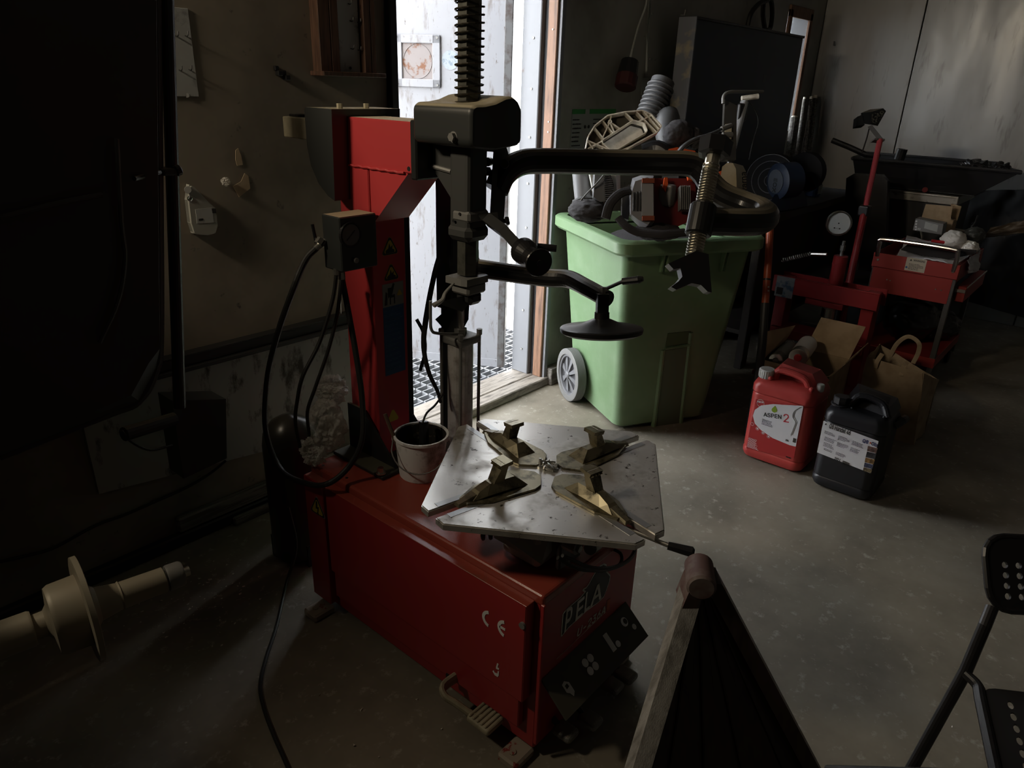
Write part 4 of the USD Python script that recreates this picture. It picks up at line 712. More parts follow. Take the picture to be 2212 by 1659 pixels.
part(bn, 'bin_rim', loft([ring(.945, *(np.array(bw(.95)) + [-.004, .004, -.004, .004])), ring(.942, *(np.array(ri) + [.012, -.012, .012, -.012]), r=.07), ring(.955, *ri, r=.07), ring(BH - .01, *ri, r=.07), ring(BH, *(np.array(ri) + [.01, -.01, .01, -.01]), r=.07), ring(BH, *(np.array(ri) + [.05, -.05, .05, -.05]), r=.06), ring(BH - .05, *(np.array(ri) + [.055, -.055, .055, -.055]), r=.06)], False, False), m_bin, smooth=40)
def bfront(px, py, off=0.0):   # a point on the front face (b slopes outwards with height)
    r = ray(px, py); nb = BV + EZ * (.09 / BH) ; t = ((BO - EYE) @ nb) / (r @ nb); return EYE + r * t - BV * off
for px in (1428, 1558):
    q = bfront(px, 560); part(bn, 'grip_rib', [hull([q + BU * s + EZ * z - BV * o for s in (-.004, .004) for z, o in ((.055, .002), (.05, .034), (-.055, .018), (-.06, .0))])], m_bin); part(bn, 'grip_rib', [hull([q + BU * (.022 + s) + EZ * z - BV * o for s in (-.004, .004) for z, o in ((.055, .002), (.05, .034), (-.055, .018), (-.06, .0))])], m_bin)
part(bn, 'recess_shade_panel', hull([bfront(*q, .002) for q in ((1434, 757), (1487, 750), (1468, 918), (1414, 925))] + [bfront(*q, -.006) for q in ((1434, 757), (1487, 750), (1468, 918), (1414, 925))]), M('bin_recess_shade', (.09, .13, .075), .5))  # flat dark plate; recess shade put into its colour
part(bn, 'lift_recess_shade', hull([bfront(*q, .003) for q in ((1442, 720), (1492, 715), (1488, 742), (1437, 748))] + [bfront(*q, -.004) for q in ((1442, 720), (1492, 715), (1488, 742), (1437, 748))]), M('lift_shade_green', (0.05, 0.11, 0.04), .5))  # no hollow here, the recess shade is painted in darker green
part(bn, 'recess_lip', tube([bfront(1436, 752, .004), bfront(1490, 744, .004)], .007, 8), m_bin)
for a, b in (((1492, 718), (1470, 918)), ((1432, 756), (1412, 925))): part(bn, 'front_rib', tube([bfront(*a, -.004), bfront(*b, -.004)], .014, 8), m_bin)
def wheel(a, lab):
    c = BL(a, .45, .150); w = part(bn, 'wheel', lathe(c - BU * .028, c + BU * .028, [(0, .118), (0, .142), (.06, .149), (.94, .149), (1, .142), (1, .118), (.6, .112), (.4, .112), (0, .118)], 44, False), M('wheel_rubber', (.17, .17, .165), .6) if a < 0 else LOOKS + '/wheel_rubber', lab, 35)
    for k in range(6): part(w, 'tread_groove', tube([c + BU * (-.02 + .008 * k) + .1492 * (math.cos(t) * BV + math.sin(t) * EZ) for t in np.linspace(0, 2 * np.pi, 45)], .0012, 4), m_greyd)
    part(w, 'rim_ring', lathe(c - BU * .02, c + BU * .02, [(0, .105), (0, .119), (1, .119), (1, .105), (0, .105)], 40, False), m_grey); part(w, 'hub', lathe(c - BU * .032, c + BU * .03, [(0, .014), (.1, .022), (1, .024)], 20), m_grey)
    part(w, 'wheel_disc', cyl(c - BU * .004, c + BU * .004, .108, 32), m_greyd)
    for k in range(8):
        t = k * np.pi / 4 + .2; d = math.cos(t) * BV + math.sin(t) * EZ; e = -math.sin(t) * BV + math.cos(t) * EZ
        part(w, 'spoke', hull([c + d * .02 + e * s * .006 - BU * o for s in (-1, 1) for o in (.022, 0)] + [c + d * .108 + e * s * .017 - BU * o for s in (-1, 1) for o in (.008, 0)]), m_grey)
wheel(-.065, 'grey spoked wheel at the bin corner'); wheel(.595, 'far wheel')
part(bn, 'axle', cyl(BL(-.03, .45, .15), BL(.56, .45, .15), .012, 10), m_castl)
# --- load: a ribbed off-white guard
def plane_poly(pts, d, o=None):
    """polygon in the picture-parallel plane at depth d around o, in metres"""
    o = o or (np.mean([p[0] for p in pts]), np.mean([p[1] for p in pts])); return Polygon([((a - o[0]) * d / FPX, -(b - o[1]) * d / FPX) for a, b in pts]).buffer(0), D(*o, d), o
CR, CU = ROT[:, 0], -ROT[:, 1]; CN = np.cross(CR, CU)
out = [(1262, 330), (1270, 292), (1284, 270), (1312, 248), (1350, 240), (1388, 237), (1408, 246), (1431, 272), (1420, 286), (1372, 312), (1340, 332), (1300, 350)]
op, oo, oc = plane_poly(out, 3.25); op = op.buffer(-.008).buffer(.008)
inn = Polygon([((a - oc[0]) * 3.25 / FPX, -(b - oc[1]) * 3.25 / FPX) for a, b in ((1302, 305), (1368, 262), (1390, 268), (1396, 282), (1334, 318), (1318, 318))]).buffer(-.006).buffer(.01)
gd = thing('ribbed_guard', 'off-white ribbed plastic guard lying on top of the bin load', 'guard', oo)
dz = .045
part(gd, 'outer_rim', prism(op.difference(op.buffer(-.005)), dz, oo - CN * dz, CR, CU), m_bone); part(gd, 'inner_rim', prism(inn.buffer(.004).difference(inn), dz, oo - CN * dz, CR, CU), m_bone)
part(gd, 'back_skin', prism(op.difference(inn.buffer(-.002)), .004, oo - CN * dz, CR, CU), M('guard_back_shade', (.05, .042, .03), .8)); part(gd, 'hollow_bottom', prism(inn, .003, oo - CN * dz * 1.6, CR, CU), m_bone)  # back skin darkened to stand for shade between the ribs
from shapely.geometry import LineString
def rib(p, q):
    l = LineString([((a - oc[0]) * 3.25 / FPX, -(b - oc[1]) * 3.25 / FPX) for a, b in (p, q)]).buffer(.0028, cap_style=2); return l.intersection(op).difference(inn)
for p, q in (((1265, 300), (1380, 350)), ((1283, 272), (1330, 330)), ((1300, 256), (1360, 330)), ((1318, 262), (1322, 242)), ((1318, 262), (1300, 300)), ((1318, 262), (1330, 290)), ((1318, 262), (1345, 280)), ((1350, 240), (1400, 290)), ((1372, 236), (1420, 285)), ((1392, 240), (1425, 278)), ((1408, 248), (1360, 270)), ((1270, 320), (1420, 240)), ((1280, 340), (1432, 268)), ((1290, 345), (1436, 285)), ((1268, 300), (1300, 350)), ((1300, 318), (1330, 345)), ((1340, 325), (1370, 312))):
    r = rib(p, q)
    r = max(getattr(r, 'geoms', [r]), key=lambda q: q.area)
    if r.area > 1e-6: part(gd, 'rib', prism(r, dz * .8, oo - CN * dz * .95, CR, CU), m_bone)
part(gd, 'screw_boss', prism(Point(*[((1318 - oc[0]) * 3.25 / FPX), -(262 - oc[1]) * 3.25 / FPX]).buffer(.009).difference(Point((1318 - oc[0]) * 3.25 / FPX, -(262 - oc[1]) * 3.25 / FPX).buffer(.004)), dz * .9, oo - CN * dz * .95, CR, CU), m_bone)
part(gd, 'side_skirt', hull([D(*q, 3.25) for q in ((1262, 322), (1280, 330), (1262, 345), (1255, 345))] + [D(*q, 3.32) for q in ((1262, 322), (1285, 345), (1255, 345))]), m_bone)
# corrugated hose and grey elbow
cA, cB = D(1398, 262, 3.5), D(1428, 186, 3.5); pr = []
for k in range(8): pr += [(k / 8, .052), (k / 8 + .02, .053), (k / 8 + .045, .066), (k / 8 + .075, .068), (k / 8 + .10, .064), (k / 8 + .118, .053)]
single('corrugated_hose', lathe(cA, cB, pr + [(1.0, .058), (1.14, .058), (1.14, .05), (.8, .045)], 32, False), M('hose_grey', (.075, .077, .08), .5), 'grey corrugated hose end standing up out of the bin', 'hose', smooth=30)
el = [D(1446, 320, 3.45), D(1440, 285, 3.45), D(1442, 258, 3.47), D(1452, 244, 3.55)]
single('grey_elbow', tube(el, [.05, .055, .06, .03], 24, 6), LOOKS + '/hose_grey', 'smooth grey pipe elbow beside the corrugated hose', 'pipe', smooth=50)
# dark padded hood on an orange housing
sbk = thing('orange_trimmer', 'orange garden machine with a dark fabric cover in the bin', 'garden machine', D(1470, 330, 3.3))
part(sbk, 'fabric_cover', blob([(D(1466, 292, 3.36), np.array([.085, .07, .07])), (D(1496, 300, 3.38), np.array([.05, .05, .055]))], 4, .006, 8), m_fabric, 'dark fabric cover', 40)
part(sbk, 'orange_housing', [hull([D(a, b, dd) for dd in (3.2, 3.32) for a, b in ((1437, 342), (1444, 322), (1462, 318), (1502, 326), (1506, 345))])], m_orange, 'orange housing', 40)
part(sbk, 'black_neck', tube([D(1390, 330, 3.35), D(1420, 322, 3.33), D(1450, 340, 3.3)], .04, 12, 4), m_blkplast)
part(sbk, 'throttle_cable', tube([D(1460, 338, 3.15), D(1475, 318, 3.12), D(1500, 302, 3.12), D(1535, 290, 3.14), D(1560, 278, 3.16)], [.010, .0105, .010, .0085, .006], 10, 6), m_greyd); part(sbk, 'cable_end', cyl(D(1558, 279, 3.16), D(1580, 271, 3.18), .011, 12, .002), m_castl); part(sbk, 'cable_end', cyl(D(1560, 292, 3.17), D(1582, 291, 3.18), .012, 12, .002), m_castl)
# steel bracket with rod handle
def quad(pts, d, th): a = [D(*p, d) for p in pts]; return hull(a + [p + ROT[:, 2] * th for p in a])
bkt = thing('steel_bracket', 'dark upright steel bracket with bent rod handle behind the bin', 'bracket', D(1575, 350, 3.6))
part(bkt, 'plate', quad(((1566, 215), (1592, 228), (1590, 345), (1560, 345)), 3.3, .03), M('bracket_metal', (.07, .068, .06), .5, metal=.4), 'dark folded plate')
part(bkt, 'rod_handle', tube([D(1562, 224, 3.28), D(1563, 208, 3.28), D(1574, 199, 3.29), D(1600, 198, 3.32), D(1648, 198, 3.4)], .0075, 8, 3), m_castl); part(bkt, 'fixing_plate', quad(((1567, 268), (1581, 266), (1580, 300), (1565, 302)), 3.29, .006), m_beige)
pst = thing('pole_lamp', 'white and chrome tubular tool leaning before the dark blue board', 'tool', D(1575, 350, 4.0))
part(pst, 'chrome_tube', cyl(D(1608, 220, 3.9), D(1582, 320, 3.9), .022, 16), M('white_tube', (.62, .64, .66), .25, metal=.5)); part(pst, 'chrome_tube', cyl(D(1582, 320, 3.9), D(1572, 365, 3.9), .014, 16), m_chrome); part(pst, 'lower_tube', cyl(D(1572, 365, 3.9), [D(1572, 365, 3.9)[0] + .03, D(1572, 365, 3.9)[1] + .03, 0], .014, 16), m_chrome)
part(pst, 'handle', [cyl(D(1602, 213, 3.9), D(1638, 208, 3.9), .014, 12)], m_bone); part(pst, 'clamp', rbx(D(1594, 254, 3.9) - .02, D(1612, 236, 3.9) + .03, .01), m_blkplast); part(pst, 'cord', tube([D(1616, 216, 3.9), D(1632, 240, 3.9), D(1638, 265, 3.9), D(1628, 300, 3.9), D(1618, 345, 3.9)], .003, 5, 5), m_blkrub)
# cloudy fuel tank with lettering
ft = thing('fuel_tank', 'cloudy beige fuel tank with black lettering behind the clamp screw', 'fuel tank', D(1580, 415, 3.3))
ta = [(1560, 360), (1570, 352), (1583, 352), (1590, 365), (1592, 420), (1550, 420)]; tb = [(1583, 352), (1605, 358), (1612, 372), (1613, 420), (1592, 420), (1590, 365)]
part(ft, 'tank', [hull([D(*p, 3.28) for p in ta] + [D(*p, 3.36) for p in tb] + [D(a + 2, b, 3.42) for a, b in ta])], m_tank, None, 25)
lt0, lt1 = D(1610.5, 418, 3.343), D(1609, 385, 3.343); part(ft, 'lettering', text('varna', .026, lt0 + ROT[:, 2] * -.022, lt1 - lt0, -CR, .0008, True), m_blkprint, 'black lettering reading upwards')
part(ft, 'orange_cap', cyl(D(1553, 372, 3.3), D(1556, 385, 3.3), .02, 14, .003), m_orange)
# grey backpack blower engine
lb = thing('backpack_blower', 'grey and red backpack blower with orange clips lying in the bin', 'leaf blower', D(1400, 480, 3.1))
fa = [(1366, 385), (1392, 376), (1412, 380), (1413, 392), (1414, 470), (1408, 492), (1388, 497), (1372, 480), (1358, 468), (1357, 420)]
fil = part(lb, 'air_filter_cover', hull([D(a, b, 3.02) for a, b in [(1372, 392), (1398, 383), (1410, 388), (1411, 468), (1400, 486), (1378, 474), (1363, 462), (1363, 422)]] + [D(a, b, 3.08) for a, b in fa] + [D(a, b, 3.16) for a, b in fa]), M('filter_grey', (.24, .245, .26), .42), 'grey filter cover', 30)
for k in range(3): part(fil, 'cover_groove', tube([D(1369 + 7 * k, 415 - k, 3.014), D(1368 + 7 * k, 455, 3.014)], .0035, 6), m_greyd)
part(fil, 'cover_flap', quad(((1386, 393), (1411, 392), (1412, 468), (1386, 466)), 3.012, .02), M('light_grey_plastic', (.30, .305, .32), .42))
for y_ in (389, 470): part(lb, 'orange_clip', quad(((1388, y_ - 4), (1414, y_ - 4), (1414, y_ + 6), (1388, y_ + 6)), 3.005, .04), M('clip_orange_shaded', (.24, .06, .03), .45) if y_ < 400 else LOOKS + '/clip_orange_shaded')  # clip orange dimmed for the shadow it lies in
part(lb, 'red_housing', hull([D(a, b, 3.12) for a, b in ((1412, 385), (1500, 385), (1510, 470), (1450, 495), (1412, 485))] + [D(a, b, 3.3) for a, b in ((1412, 385), (1500, 385), (1510, 470), (1450, 495), (1412, 485))]), M('engine_red_shaded', (.14, .012, .012), .5), 'red engine housing darkened for shade')  # red darkened to match the shadow around it
part(lb, 'orange_lever', [quad(((1436, 383), (1442, 383), (1443, 398), (1438, 414), (1432, 405)), 3.08, .02)], m_orange); part(lb, 'orange_lever', quad(((1485, 378), (1500, 378), (1496, 390), (1487, 388)), 3.08, .02), m_orange)
part(lb, 'silencer', rbx(D(1446, 448, 3.1), D(1476, 402, 3.06) + [.02, .1, 0], .008), m_castl)
for k in range(6): part(lb, 'cooling_fin', quad(((1470 + 4 * k, 400), (1472 + 4 * k, 400), (1472 + 4 * k, 452), (1470 + 4 * k, 452)), 3.05, .05), m_castl)
part(lb, 'back_pad', blob([(D(1270, 455, 3.12), np.array([.08, .09, .05])), (D(1420, 500, 3.10), np.array([.12, .10, .035])), (BL(.27, .28, .925), np.array([.24, .24, .05]))], 4, .006, 8), m_fabric, 'dark back padding and added filler hiding the bin inside', 40)  # largest blob is added filler hiding the bright bin inside
part(lb, 'harness_strap', tube([D(1308, 472, 2.98), D(1318, 440, 2.98), D(1340, 418, 3.0), D(1362, 412, 3.03)], .02, 10, 6, .3, up=CR), m_fabric, 'dark harness strap'); part(lb, 'harness_strap', tube([D(1335, 470, 2.98), D(1352, 488, 2.97), D(1380, 502, 2.97), D(1430, 506, 2.97), D(1480, 502, 3.0)], .018, 10, 6, .4, up=CR), m_fabric)
part(lb, 'frame_plate', quad(((1345, 405), (1360, 398), (1358, 475), (1343, 470)), 3.06, .03), m_greyd)
bt_ = thing('blower_tube', 'plain grey blower tube standing at the left end of the bin', 'tube', D(1262, 450, 3.25))
part(bt_, 'pipe', lathe(D(1262, 455, 3.25), D(1255, 374, 3.25), [(0, .038), (1, .040), (1, .034), (.6, .034)], 24, False), m_grey, None, 40)
part(bt_, 'pipe_mouth', tube([D(1240, 440, 3.16), D(1262, 432, 3.14), D(1290, 436, 3.14), D(1300, 452, 3.14)], .018, 10, 5), m_blkrub); part(bt_, 'grey_cord', tube([D(1248, 442, 3.12), D(1266, 420, 3.08), D(1290, 395, 3.05), D(1306, 376, 3.05)], .006, 8, 4, .4), m_greyprint)
fh = thing('fan_housing', 'white and grey fan housing with slotted grille in the bin', 'fan housing', D(1310, 440, 3.2))
part(fh, 'white_shell', hull([D(a, b, 3.10) for a, b in ((1274, 372), (1330, 372), (1333, 420), (1318, 430), (1283, 428))] + [D(a, b, 3.24) for a, b in ((1270, 372), (1340, 372), (1340, 420), (1283, 432))]), m_whitepl); part(fh, 'grey_drum', hull([D(a, b, 3.07) for a, b in ((1285, 378), (1305, 374), (1308, 435), (1296, 436), (1282, 425))] + [D(a, b, 3.12) for a, b in ((1278, 374), (1315, 374), (1315, 436), (1280, 430))]), m_grey, None, 30)
part(fh, 'grille_back', quad(((1303, 374), (1318, 374), (1326, 400), (1322, 430), (1308, 438), (1302, 405)), 3.075, .01), m_blkprint)
for k in range(14): part(fh, 'grille_bar', tube([D(1303 + .1 * k, 378 + 4.2 * k, 3.07), D(1319 + 6 * math.sin(k / 13 * np.pi), 381 + 4 * k, 3.07)], .0022, 5), m_grey)

# --- behind the bin: blue board, bench, grinder, wall fittings
PX0, PX1, PYY = 4.15, 5.79, 2.20
pb_ = thing('blue_board', 'tall dark blue board with pale edge leaning on the back wall', 'board', ((PX0 + PX1) / 2, PYY, 0))
part(pb_, 'panel', bx((PX0, PYY, 0), (PX1, PYY + .10, 2.02), .003), M('dark_blue_paint', (0.016, 0.022, 0.036), .5, col2=(.024, .028, .038), scale=3)); part(pb_, 'edge_strip', bx((PX0 - .012, PYY - .004, 0), (PX0, PYY + .11, 2.03), .002), M('board_edge', (.16, .17, .20), .5, col2=(.34, .30, .22), scale=4, lo=.55, hi=.62), 'pale blue grey edge strip'); part(pb_, 'top_trim', bx((PX0, PYY - .008, 2.015), (PX1 + .01, PYY + .11, 2.03), .002), m_black)
part(pb_, 'small_sticker', bx(Y(1647, 178, PYY - .001), Y(1656, 162, PYY - .001) + [0, -.001, 0]), M('worn_sticker', (.05, .05, .05), .6))
single('hose_coil', [tube([Y(1614, 60, 2.28), Y(1622, 30, 2.28), Y(1640, 8, 2.28), Y(1660, -2, 2.28), Y(1672, -30, 2.28)], .016, 8, 6), tube([Y(1652, 60, 2.30), Y(1648, 30, 2.30), Y(1652, -5, 2.30), Y(1665, 0, 2.30), Y(1668, 30, 2.30), Y(1664, 60, 2.30), Y(1656, 66, 2.3)], .016, 8, 6)], m_blkrub, 'black hose loops hanging above the blue board', 'hose')
wbn = thing('workbench', 'black wooden workbench in the dark behind the bin', 'workbench', (5.0, 1.9, 0))
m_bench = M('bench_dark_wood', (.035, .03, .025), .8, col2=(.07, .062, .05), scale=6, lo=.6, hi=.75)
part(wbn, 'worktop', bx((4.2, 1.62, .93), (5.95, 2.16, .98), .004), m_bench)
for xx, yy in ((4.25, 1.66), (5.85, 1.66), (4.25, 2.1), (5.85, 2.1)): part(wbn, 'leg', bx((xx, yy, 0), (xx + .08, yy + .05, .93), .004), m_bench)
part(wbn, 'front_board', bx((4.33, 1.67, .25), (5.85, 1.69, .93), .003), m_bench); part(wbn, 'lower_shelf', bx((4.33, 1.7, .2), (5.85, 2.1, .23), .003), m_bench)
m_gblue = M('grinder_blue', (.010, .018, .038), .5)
gc_ = D(1666, 390, 4.55); gn_ = EYE - gc_; gn_[2] *= .3; gn_ = gn_ / np.linalg.norm(gn_); gx = np.cross(gn_, EZ); gx = -gx / np.linalg.norm(gx) if (-gx) @ CR > 0 else gx / np.linalg.norm(gx); gu = EZ
gn_ = gn_ * .94 + gx * -.34; gn_ /= np.linalg.norm(gn_)
gn = thing('bench_grinder', 'blue bench grinder with round black wheel guards on the workbench', 'bench grinder', (gc_[0], gc_[1], .98))
e1 = np.cross(EZ, gn_); e1 /= np.linalg.norm(e1); e2 = np.cross(gn_, e1)
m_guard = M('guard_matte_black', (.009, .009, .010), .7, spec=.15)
part(gn, 'wheel_guard', lathe(gc_ - gn_ * .06, gc_ + gn_ * .02, [(0, .150), (.08, .162), (.92, .162), (1, .152)], 40), m_guard, 'round black wheel guard', 40)
for r_ in (.158, .118, .075, .035): part(gn, 'guard_ring', tube([gc_ + gn_ * .021 + r_ * (math.cos(t) * e1 + math.sin(t) * e2) for t in np.linspace(0, 2 * np.pi, 41)], .0028, 6), m_greyd)
mo0, mo1 = D(1676, 392, 4.32), D(1718, 388, 4.36); md = (mo1 - mo0) / np.linalg.norm(mo1 - mo0)
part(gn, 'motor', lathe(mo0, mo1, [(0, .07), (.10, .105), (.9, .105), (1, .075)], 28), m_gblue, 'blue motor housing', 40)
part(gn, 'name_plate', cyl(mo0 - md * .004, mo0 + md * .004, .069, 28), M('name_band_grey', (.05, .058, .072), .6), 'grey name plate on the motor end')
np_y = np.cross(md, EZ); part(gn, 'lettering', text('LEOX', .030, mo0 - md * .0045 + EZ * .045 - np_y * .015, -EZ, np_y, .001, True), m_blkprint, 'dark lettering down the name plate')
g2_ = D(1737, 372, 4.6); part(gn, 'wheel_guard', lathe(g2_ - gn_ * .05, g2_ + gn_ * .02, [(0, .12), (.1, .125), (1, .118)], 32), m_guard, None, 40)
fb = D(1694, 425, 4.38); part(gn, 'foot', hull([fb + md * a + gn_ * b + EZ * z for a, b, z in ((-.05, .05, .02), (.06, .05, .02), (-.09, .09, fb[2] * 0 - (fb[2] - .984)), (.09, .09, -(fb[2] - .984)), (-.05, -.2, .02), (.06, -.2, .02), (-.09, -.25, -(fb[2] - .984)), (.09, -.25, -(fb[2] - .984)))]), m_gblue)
oc_ = np.array([5.35, 1.78, .98]); oc = thing('blue_can', 'small blue can with white lid beside the bench grinder', 'can', oc_)
part(oc, 'can_body', cyl(oc_, oc_ + EZ * .17, .05, 20, .004), M('can_blue', (.03, .06, .15), .4)); part(oc, 'lid', cyl(oc_ + EZ * .17, oc_ + EZ * .19, .051, 20, .004), m_greyboard); part(oc, 'pale_label', bx(oc_ + [-.055, -.052, .02], oc_ + [.02, -.05, .08]), m_greyboard)
for k, (a, b, r_, lab) in enumerate((((1716, 255), (1700, 370), .032, 'short thick beige tube leaning behind the blue board'), ((1738, 215), (1715, 380), .016, 'worn wooden broom pole nearest the blue board'), ((1752, 214), (1728, 400), .018, 'worn pole standing second in the corner row'), ((1768, 212), (1742, 420), .022, 'rightmost pole of the row in the room corner'))):
    A_, B_ = Y(*a, 2.34), Y(*b, 2.28); e = np.array([min(B_[0] + .04, 6.62), 2.24, 0]); A_[0] = min(A_[0], 6.65); B_[0] = min(B_[0], 6.63)
    pl_ = thing('pole', lab, 'pole', e, 'poles leaning in the room corner'); part(pl_, 'pole_shaft', tube([e, B_, A_], r_, 12), m_plank); part(pl_, 'pole_end', cyl(A_, A_ + (A_ - B_) * .03, r_ * .8, 12), m_bone)
cp_ = thing('wall_plug', 'dark red industrial plug hanging on its cable by the wall', 'plug', Y(1358, 190, 2.35))
part(cp_, 'plug_body', lathe(Y(1362, 128, 2.36), Y(1352, 176, 2.34), [(0, .018), (.12, .05), (.9, .058), (1, .05)], 16), m_blkplast); part(cp_, 'red_collar', lathe(Y(1355, 165, 2.34), Y(1350, 190, 2.33), [(0, .06), (.9, .06), (1, .05)], 16), M('plug_red', (.045, .008, .008), .5), 'dark red collar')
part(cp_, 'plug_cable', tube([Y(1361, 130, 2.36), Y(1368, 100, 2.38), Y(1380, 55, 2.40), Y(1396, 10, 2.40), Y(1398, -30, 2.4)], .007, 8, 5), m_greyprint)
jb = thing('junction_box', 'small grey junction box with conduit on the back wall', 'junction box', Y(1396, 203, YW)); q = Y(1393, 188, YW)
part(jb, 'box', bx(q + [-.045, -.05, -.045], q + [.05, -.001, .05], .004), m_greyprint); part(jb, 'box_cover', bx(q + [-.04, -.054, -.04], q + [.045, -.05, .045], .002), m_greyd); part(jb, 'conduit', tube([Y(1396, 172, YW - .012), Y(1398, 110, YW - .012), Y(1405, -20, YW - .012)], .008, 8), m_greyprint)
part(jb, 'conduit_clip', bx(Y(1400, 128, YW) + [-.014, -.024, -.006], Y(1400, 128, YW) + [.014, 0, .006]), m_greyprint); part(jb, 'conduit_clip', bx(Y(1402, 30, YW) + [-.014, -.024, -.006], Y(1402, 30, YW) + [.014, 0, .006]), m_greyprint)
single('wall_socket_hook', [tube([Y(1469, 33, YW), Y(1469, 33, YW) + [0, -.03, 0], Y(1469, 33, YW) + [0, -.034, .03]], .006, 6)], m_castl, 'small metal hook screwed to the back wall above the bin', 'hook')
po = thing('wall_poster', 'tattered white chart with green headings on the back wall', 'poster', Y(1262, 300, YW)); Pq = lambda a, b, n=.0: Y(a, b, YW - .001 - n)
pA, pB = Pq(1236, 236), Pq(1330, 254); pC = Pq(1225, 330); ux = (pB - pA); uz = (pA - pC)
def PP(s, t): return pA + EX * s + EZ * -t + np.array([0, -.0012, 0])
part(po, 'sheet', bx(PP(0, 0), PP(.42, .30) + [0, .0010, 0]), m_greyprint)
for s0_, w_ in ((0, .12), (.16, .26)): part(po, 'green_heading', bx(PP(s0_, 0), PP(s0_ + w_, .024) - [0, .0005, 0]), m_greenprint)
for s0_ in (.01, .20): part(po, 'print_rows', lines(.09, 9, PP(s0_, .05), EX, EZ, .006, .022, .0006, int(s0_ * 100)), m_blkprint, kind='stuff')
for s_, t_ in ((.125, .09), (.16, .09), (.03, .23), (.06, .23)): part(po, 'connector_picture', place(trimesh.creation.cylinder(.009, .001, sections=12), PP(s_, t_) - [0, .0006, 0], EX, EZ), m_blkprint)
for s_, t_ in ((.15, .13), (.012, .27)): part(po, 'brown_mark', bx(PP(s_, t_), PP(s_ + .012, t_ + .05) - [0, .0006, 0]), m_stick)
# ================================================================ right side: canisters, boxes, press, trolley, tray
m_canred = M('canister_red', (0.47, 0.055, 0.048), .38); m_canblk = M('canister_black', (.014, .015, .018), .38)
m_label = M('label_white', (.66, .66, .67), .4); m_labred = M('label_red', (.40, .03, .03), .4)
def rloft(secs, x0, x1):
    pass
def canister(x, ya, yb, h, dep, mat, lab, cat, sh=.10):
    """jerrycan whose front looks along -x; ya left edge (larger y), yb right edge"""
    t = thing('canister', lab, cat, (x + dep / 2, (ya + yb) / 2, 0)); w = ya - yb; cy = (ya + yb) / 2; cx_ = x + dep / 2
    def rg(z, iw, idp, r=.045):
        p = np.array(sbox(-w / 2 + iw + r, -dep / 2 + idp + r, w / 2 - iw - r, dep / 2 - idp - r).buffer(r, quad_segs=6).exterior.coords)[:-1]; return np.array([(cx_ + b, cy + a, z) for a, b in p])
    zz = h - sh
    body = loft([rg(.002, .03, .03), rg(.012, .010, .010), rg(.03, .003, .003), rg(.05, .002, .002), rg(.058, .007, .007), rg(.066, .004, .004), rg(zz - .055, .004, .004), rg(zz - .048, .008, .008), rg(zz - .04, .002, .002), rg(zz - .01, .002, .002), rg(zz + .012, .012, .014), rg(zz + .024, .032, .036)])
    part(t, 'body', body, mat, smooth=35)
    return t, cx_, cy, w, zz
# red canister
ax, aya, ayb = 3.13, 1.165, .862
ct, cx_, cy, w, zz = canister(ax, aya, ayb, .49, .25, m_canred, 'red fuel canister with white label and white cap on the floor', 'canister')
part(ct, 'top_hump', hull([(cx_ + a, cy + b, z) for a, b, z in ((-.02, .10, zz + .02), (.11, .12, zz + .02), (.11, -.13, zz + .02), (-.03, -.13, zz + .02), (0, .06, zz + .085), (.09, .07, zz + .085), (.09, -.09, zz + .07), (.0, -.08, zz + .07))]), m_canred, None, 25)
part(ct, 'handle_bar', tube([(cx_ - .06, cy + .065, zz + .018), (cx_ - .05, cy + .05, zz + .066), (cx_ - .05, cy - .06, zz + .058), (cx_ - .055, cy - .10, zz + .015)], .017, 12, 4), m_canred, 'moulded handle bar')
for yy in (.075, -.115): part(ct, 'mould_stud', trimesh.creation.icosphere(2, .012).apply_translation((cx_ - .085, cy + yy, zz + .028)), m_canred)
part(ct, 'screw_cap', [cyl((cx_ - .06, cy + .105, zz + .018), (cx_ - .06, cy + .105, zz + .062), .036, 28, .004)], m_whitepl, 'white ribbed screw cap', 30)
for k in range(24): a = k * np.pi / 12; part(ct, 'cap_rib', cyl((cx_ - .06 + .036 * math.cos(a), cy + .105 + .036 * math.sin(a), zz + .022), (cx_ - .06 + .036 * math.cos(a), cy + .105 + .036 * math.sin(a), zz + .056), .0015, 5), m_whitepl)
part(ct, 'small_cap', cyl((cx_ - .03, cy - .135, zz + .01), (cx_ - .03, cy - .135, zz + .045), .017, 20, .003), m_whitepl, 'small white vent cap', 30)
LY = -EYA
def XA(px, py, off=.0): return X(px, py, ax + .0035 - off)
def lpoly(pts, x, o): return Polygon([((o[1] - X(a, b, x)[1]), X(a, b, x)[2] - o[2]) for a, b in pts]).buffer(0)
o = XA(1690, 920); L0 = ax + .0035
lab = part(ct, 'red_label', prism(lpoly([(1633, 862), (1736, 878), (1715, 990), (1612, 968)], L0, o), .0012, o, LY, EZ), m_labred, 'red lower label field')
lab2 = part(ct, 'white_label', prism(lpoly([(1628, 898), (1632, 886), (1645, 877), (1670, 874), (1734, 878), (1718, 963), (1706, 960), (1670, 945), (1645, 928), (1632, 914)], L0, o).buffer(.003), .0020, o, LY, EZ), m_label, 'white leaf shaped label with brand lettering')
def lettering(parent, s, bl, br, h, x, mat, bold=False, off=.0022, lab=None):
    b0, b1 = X(*bl, x - off), X(*br, x - off); m = meshkit.text_mesh(s, h, .0005, bold); k = np.linalg.norm(b1 - b0) / m.bounds[1][0]; v = m.vertices.copy(); v[:, 0] *= k; m.vertices = v
    return part(parent, 'lettering', place(m, b0, b1 - b0, EZ), mat, lab)
lettering(lab2, 'ASPEN', (1649, 899), (1688, 905), .019, L0, m_blkprint, True, .0024, 'black brand lettering')
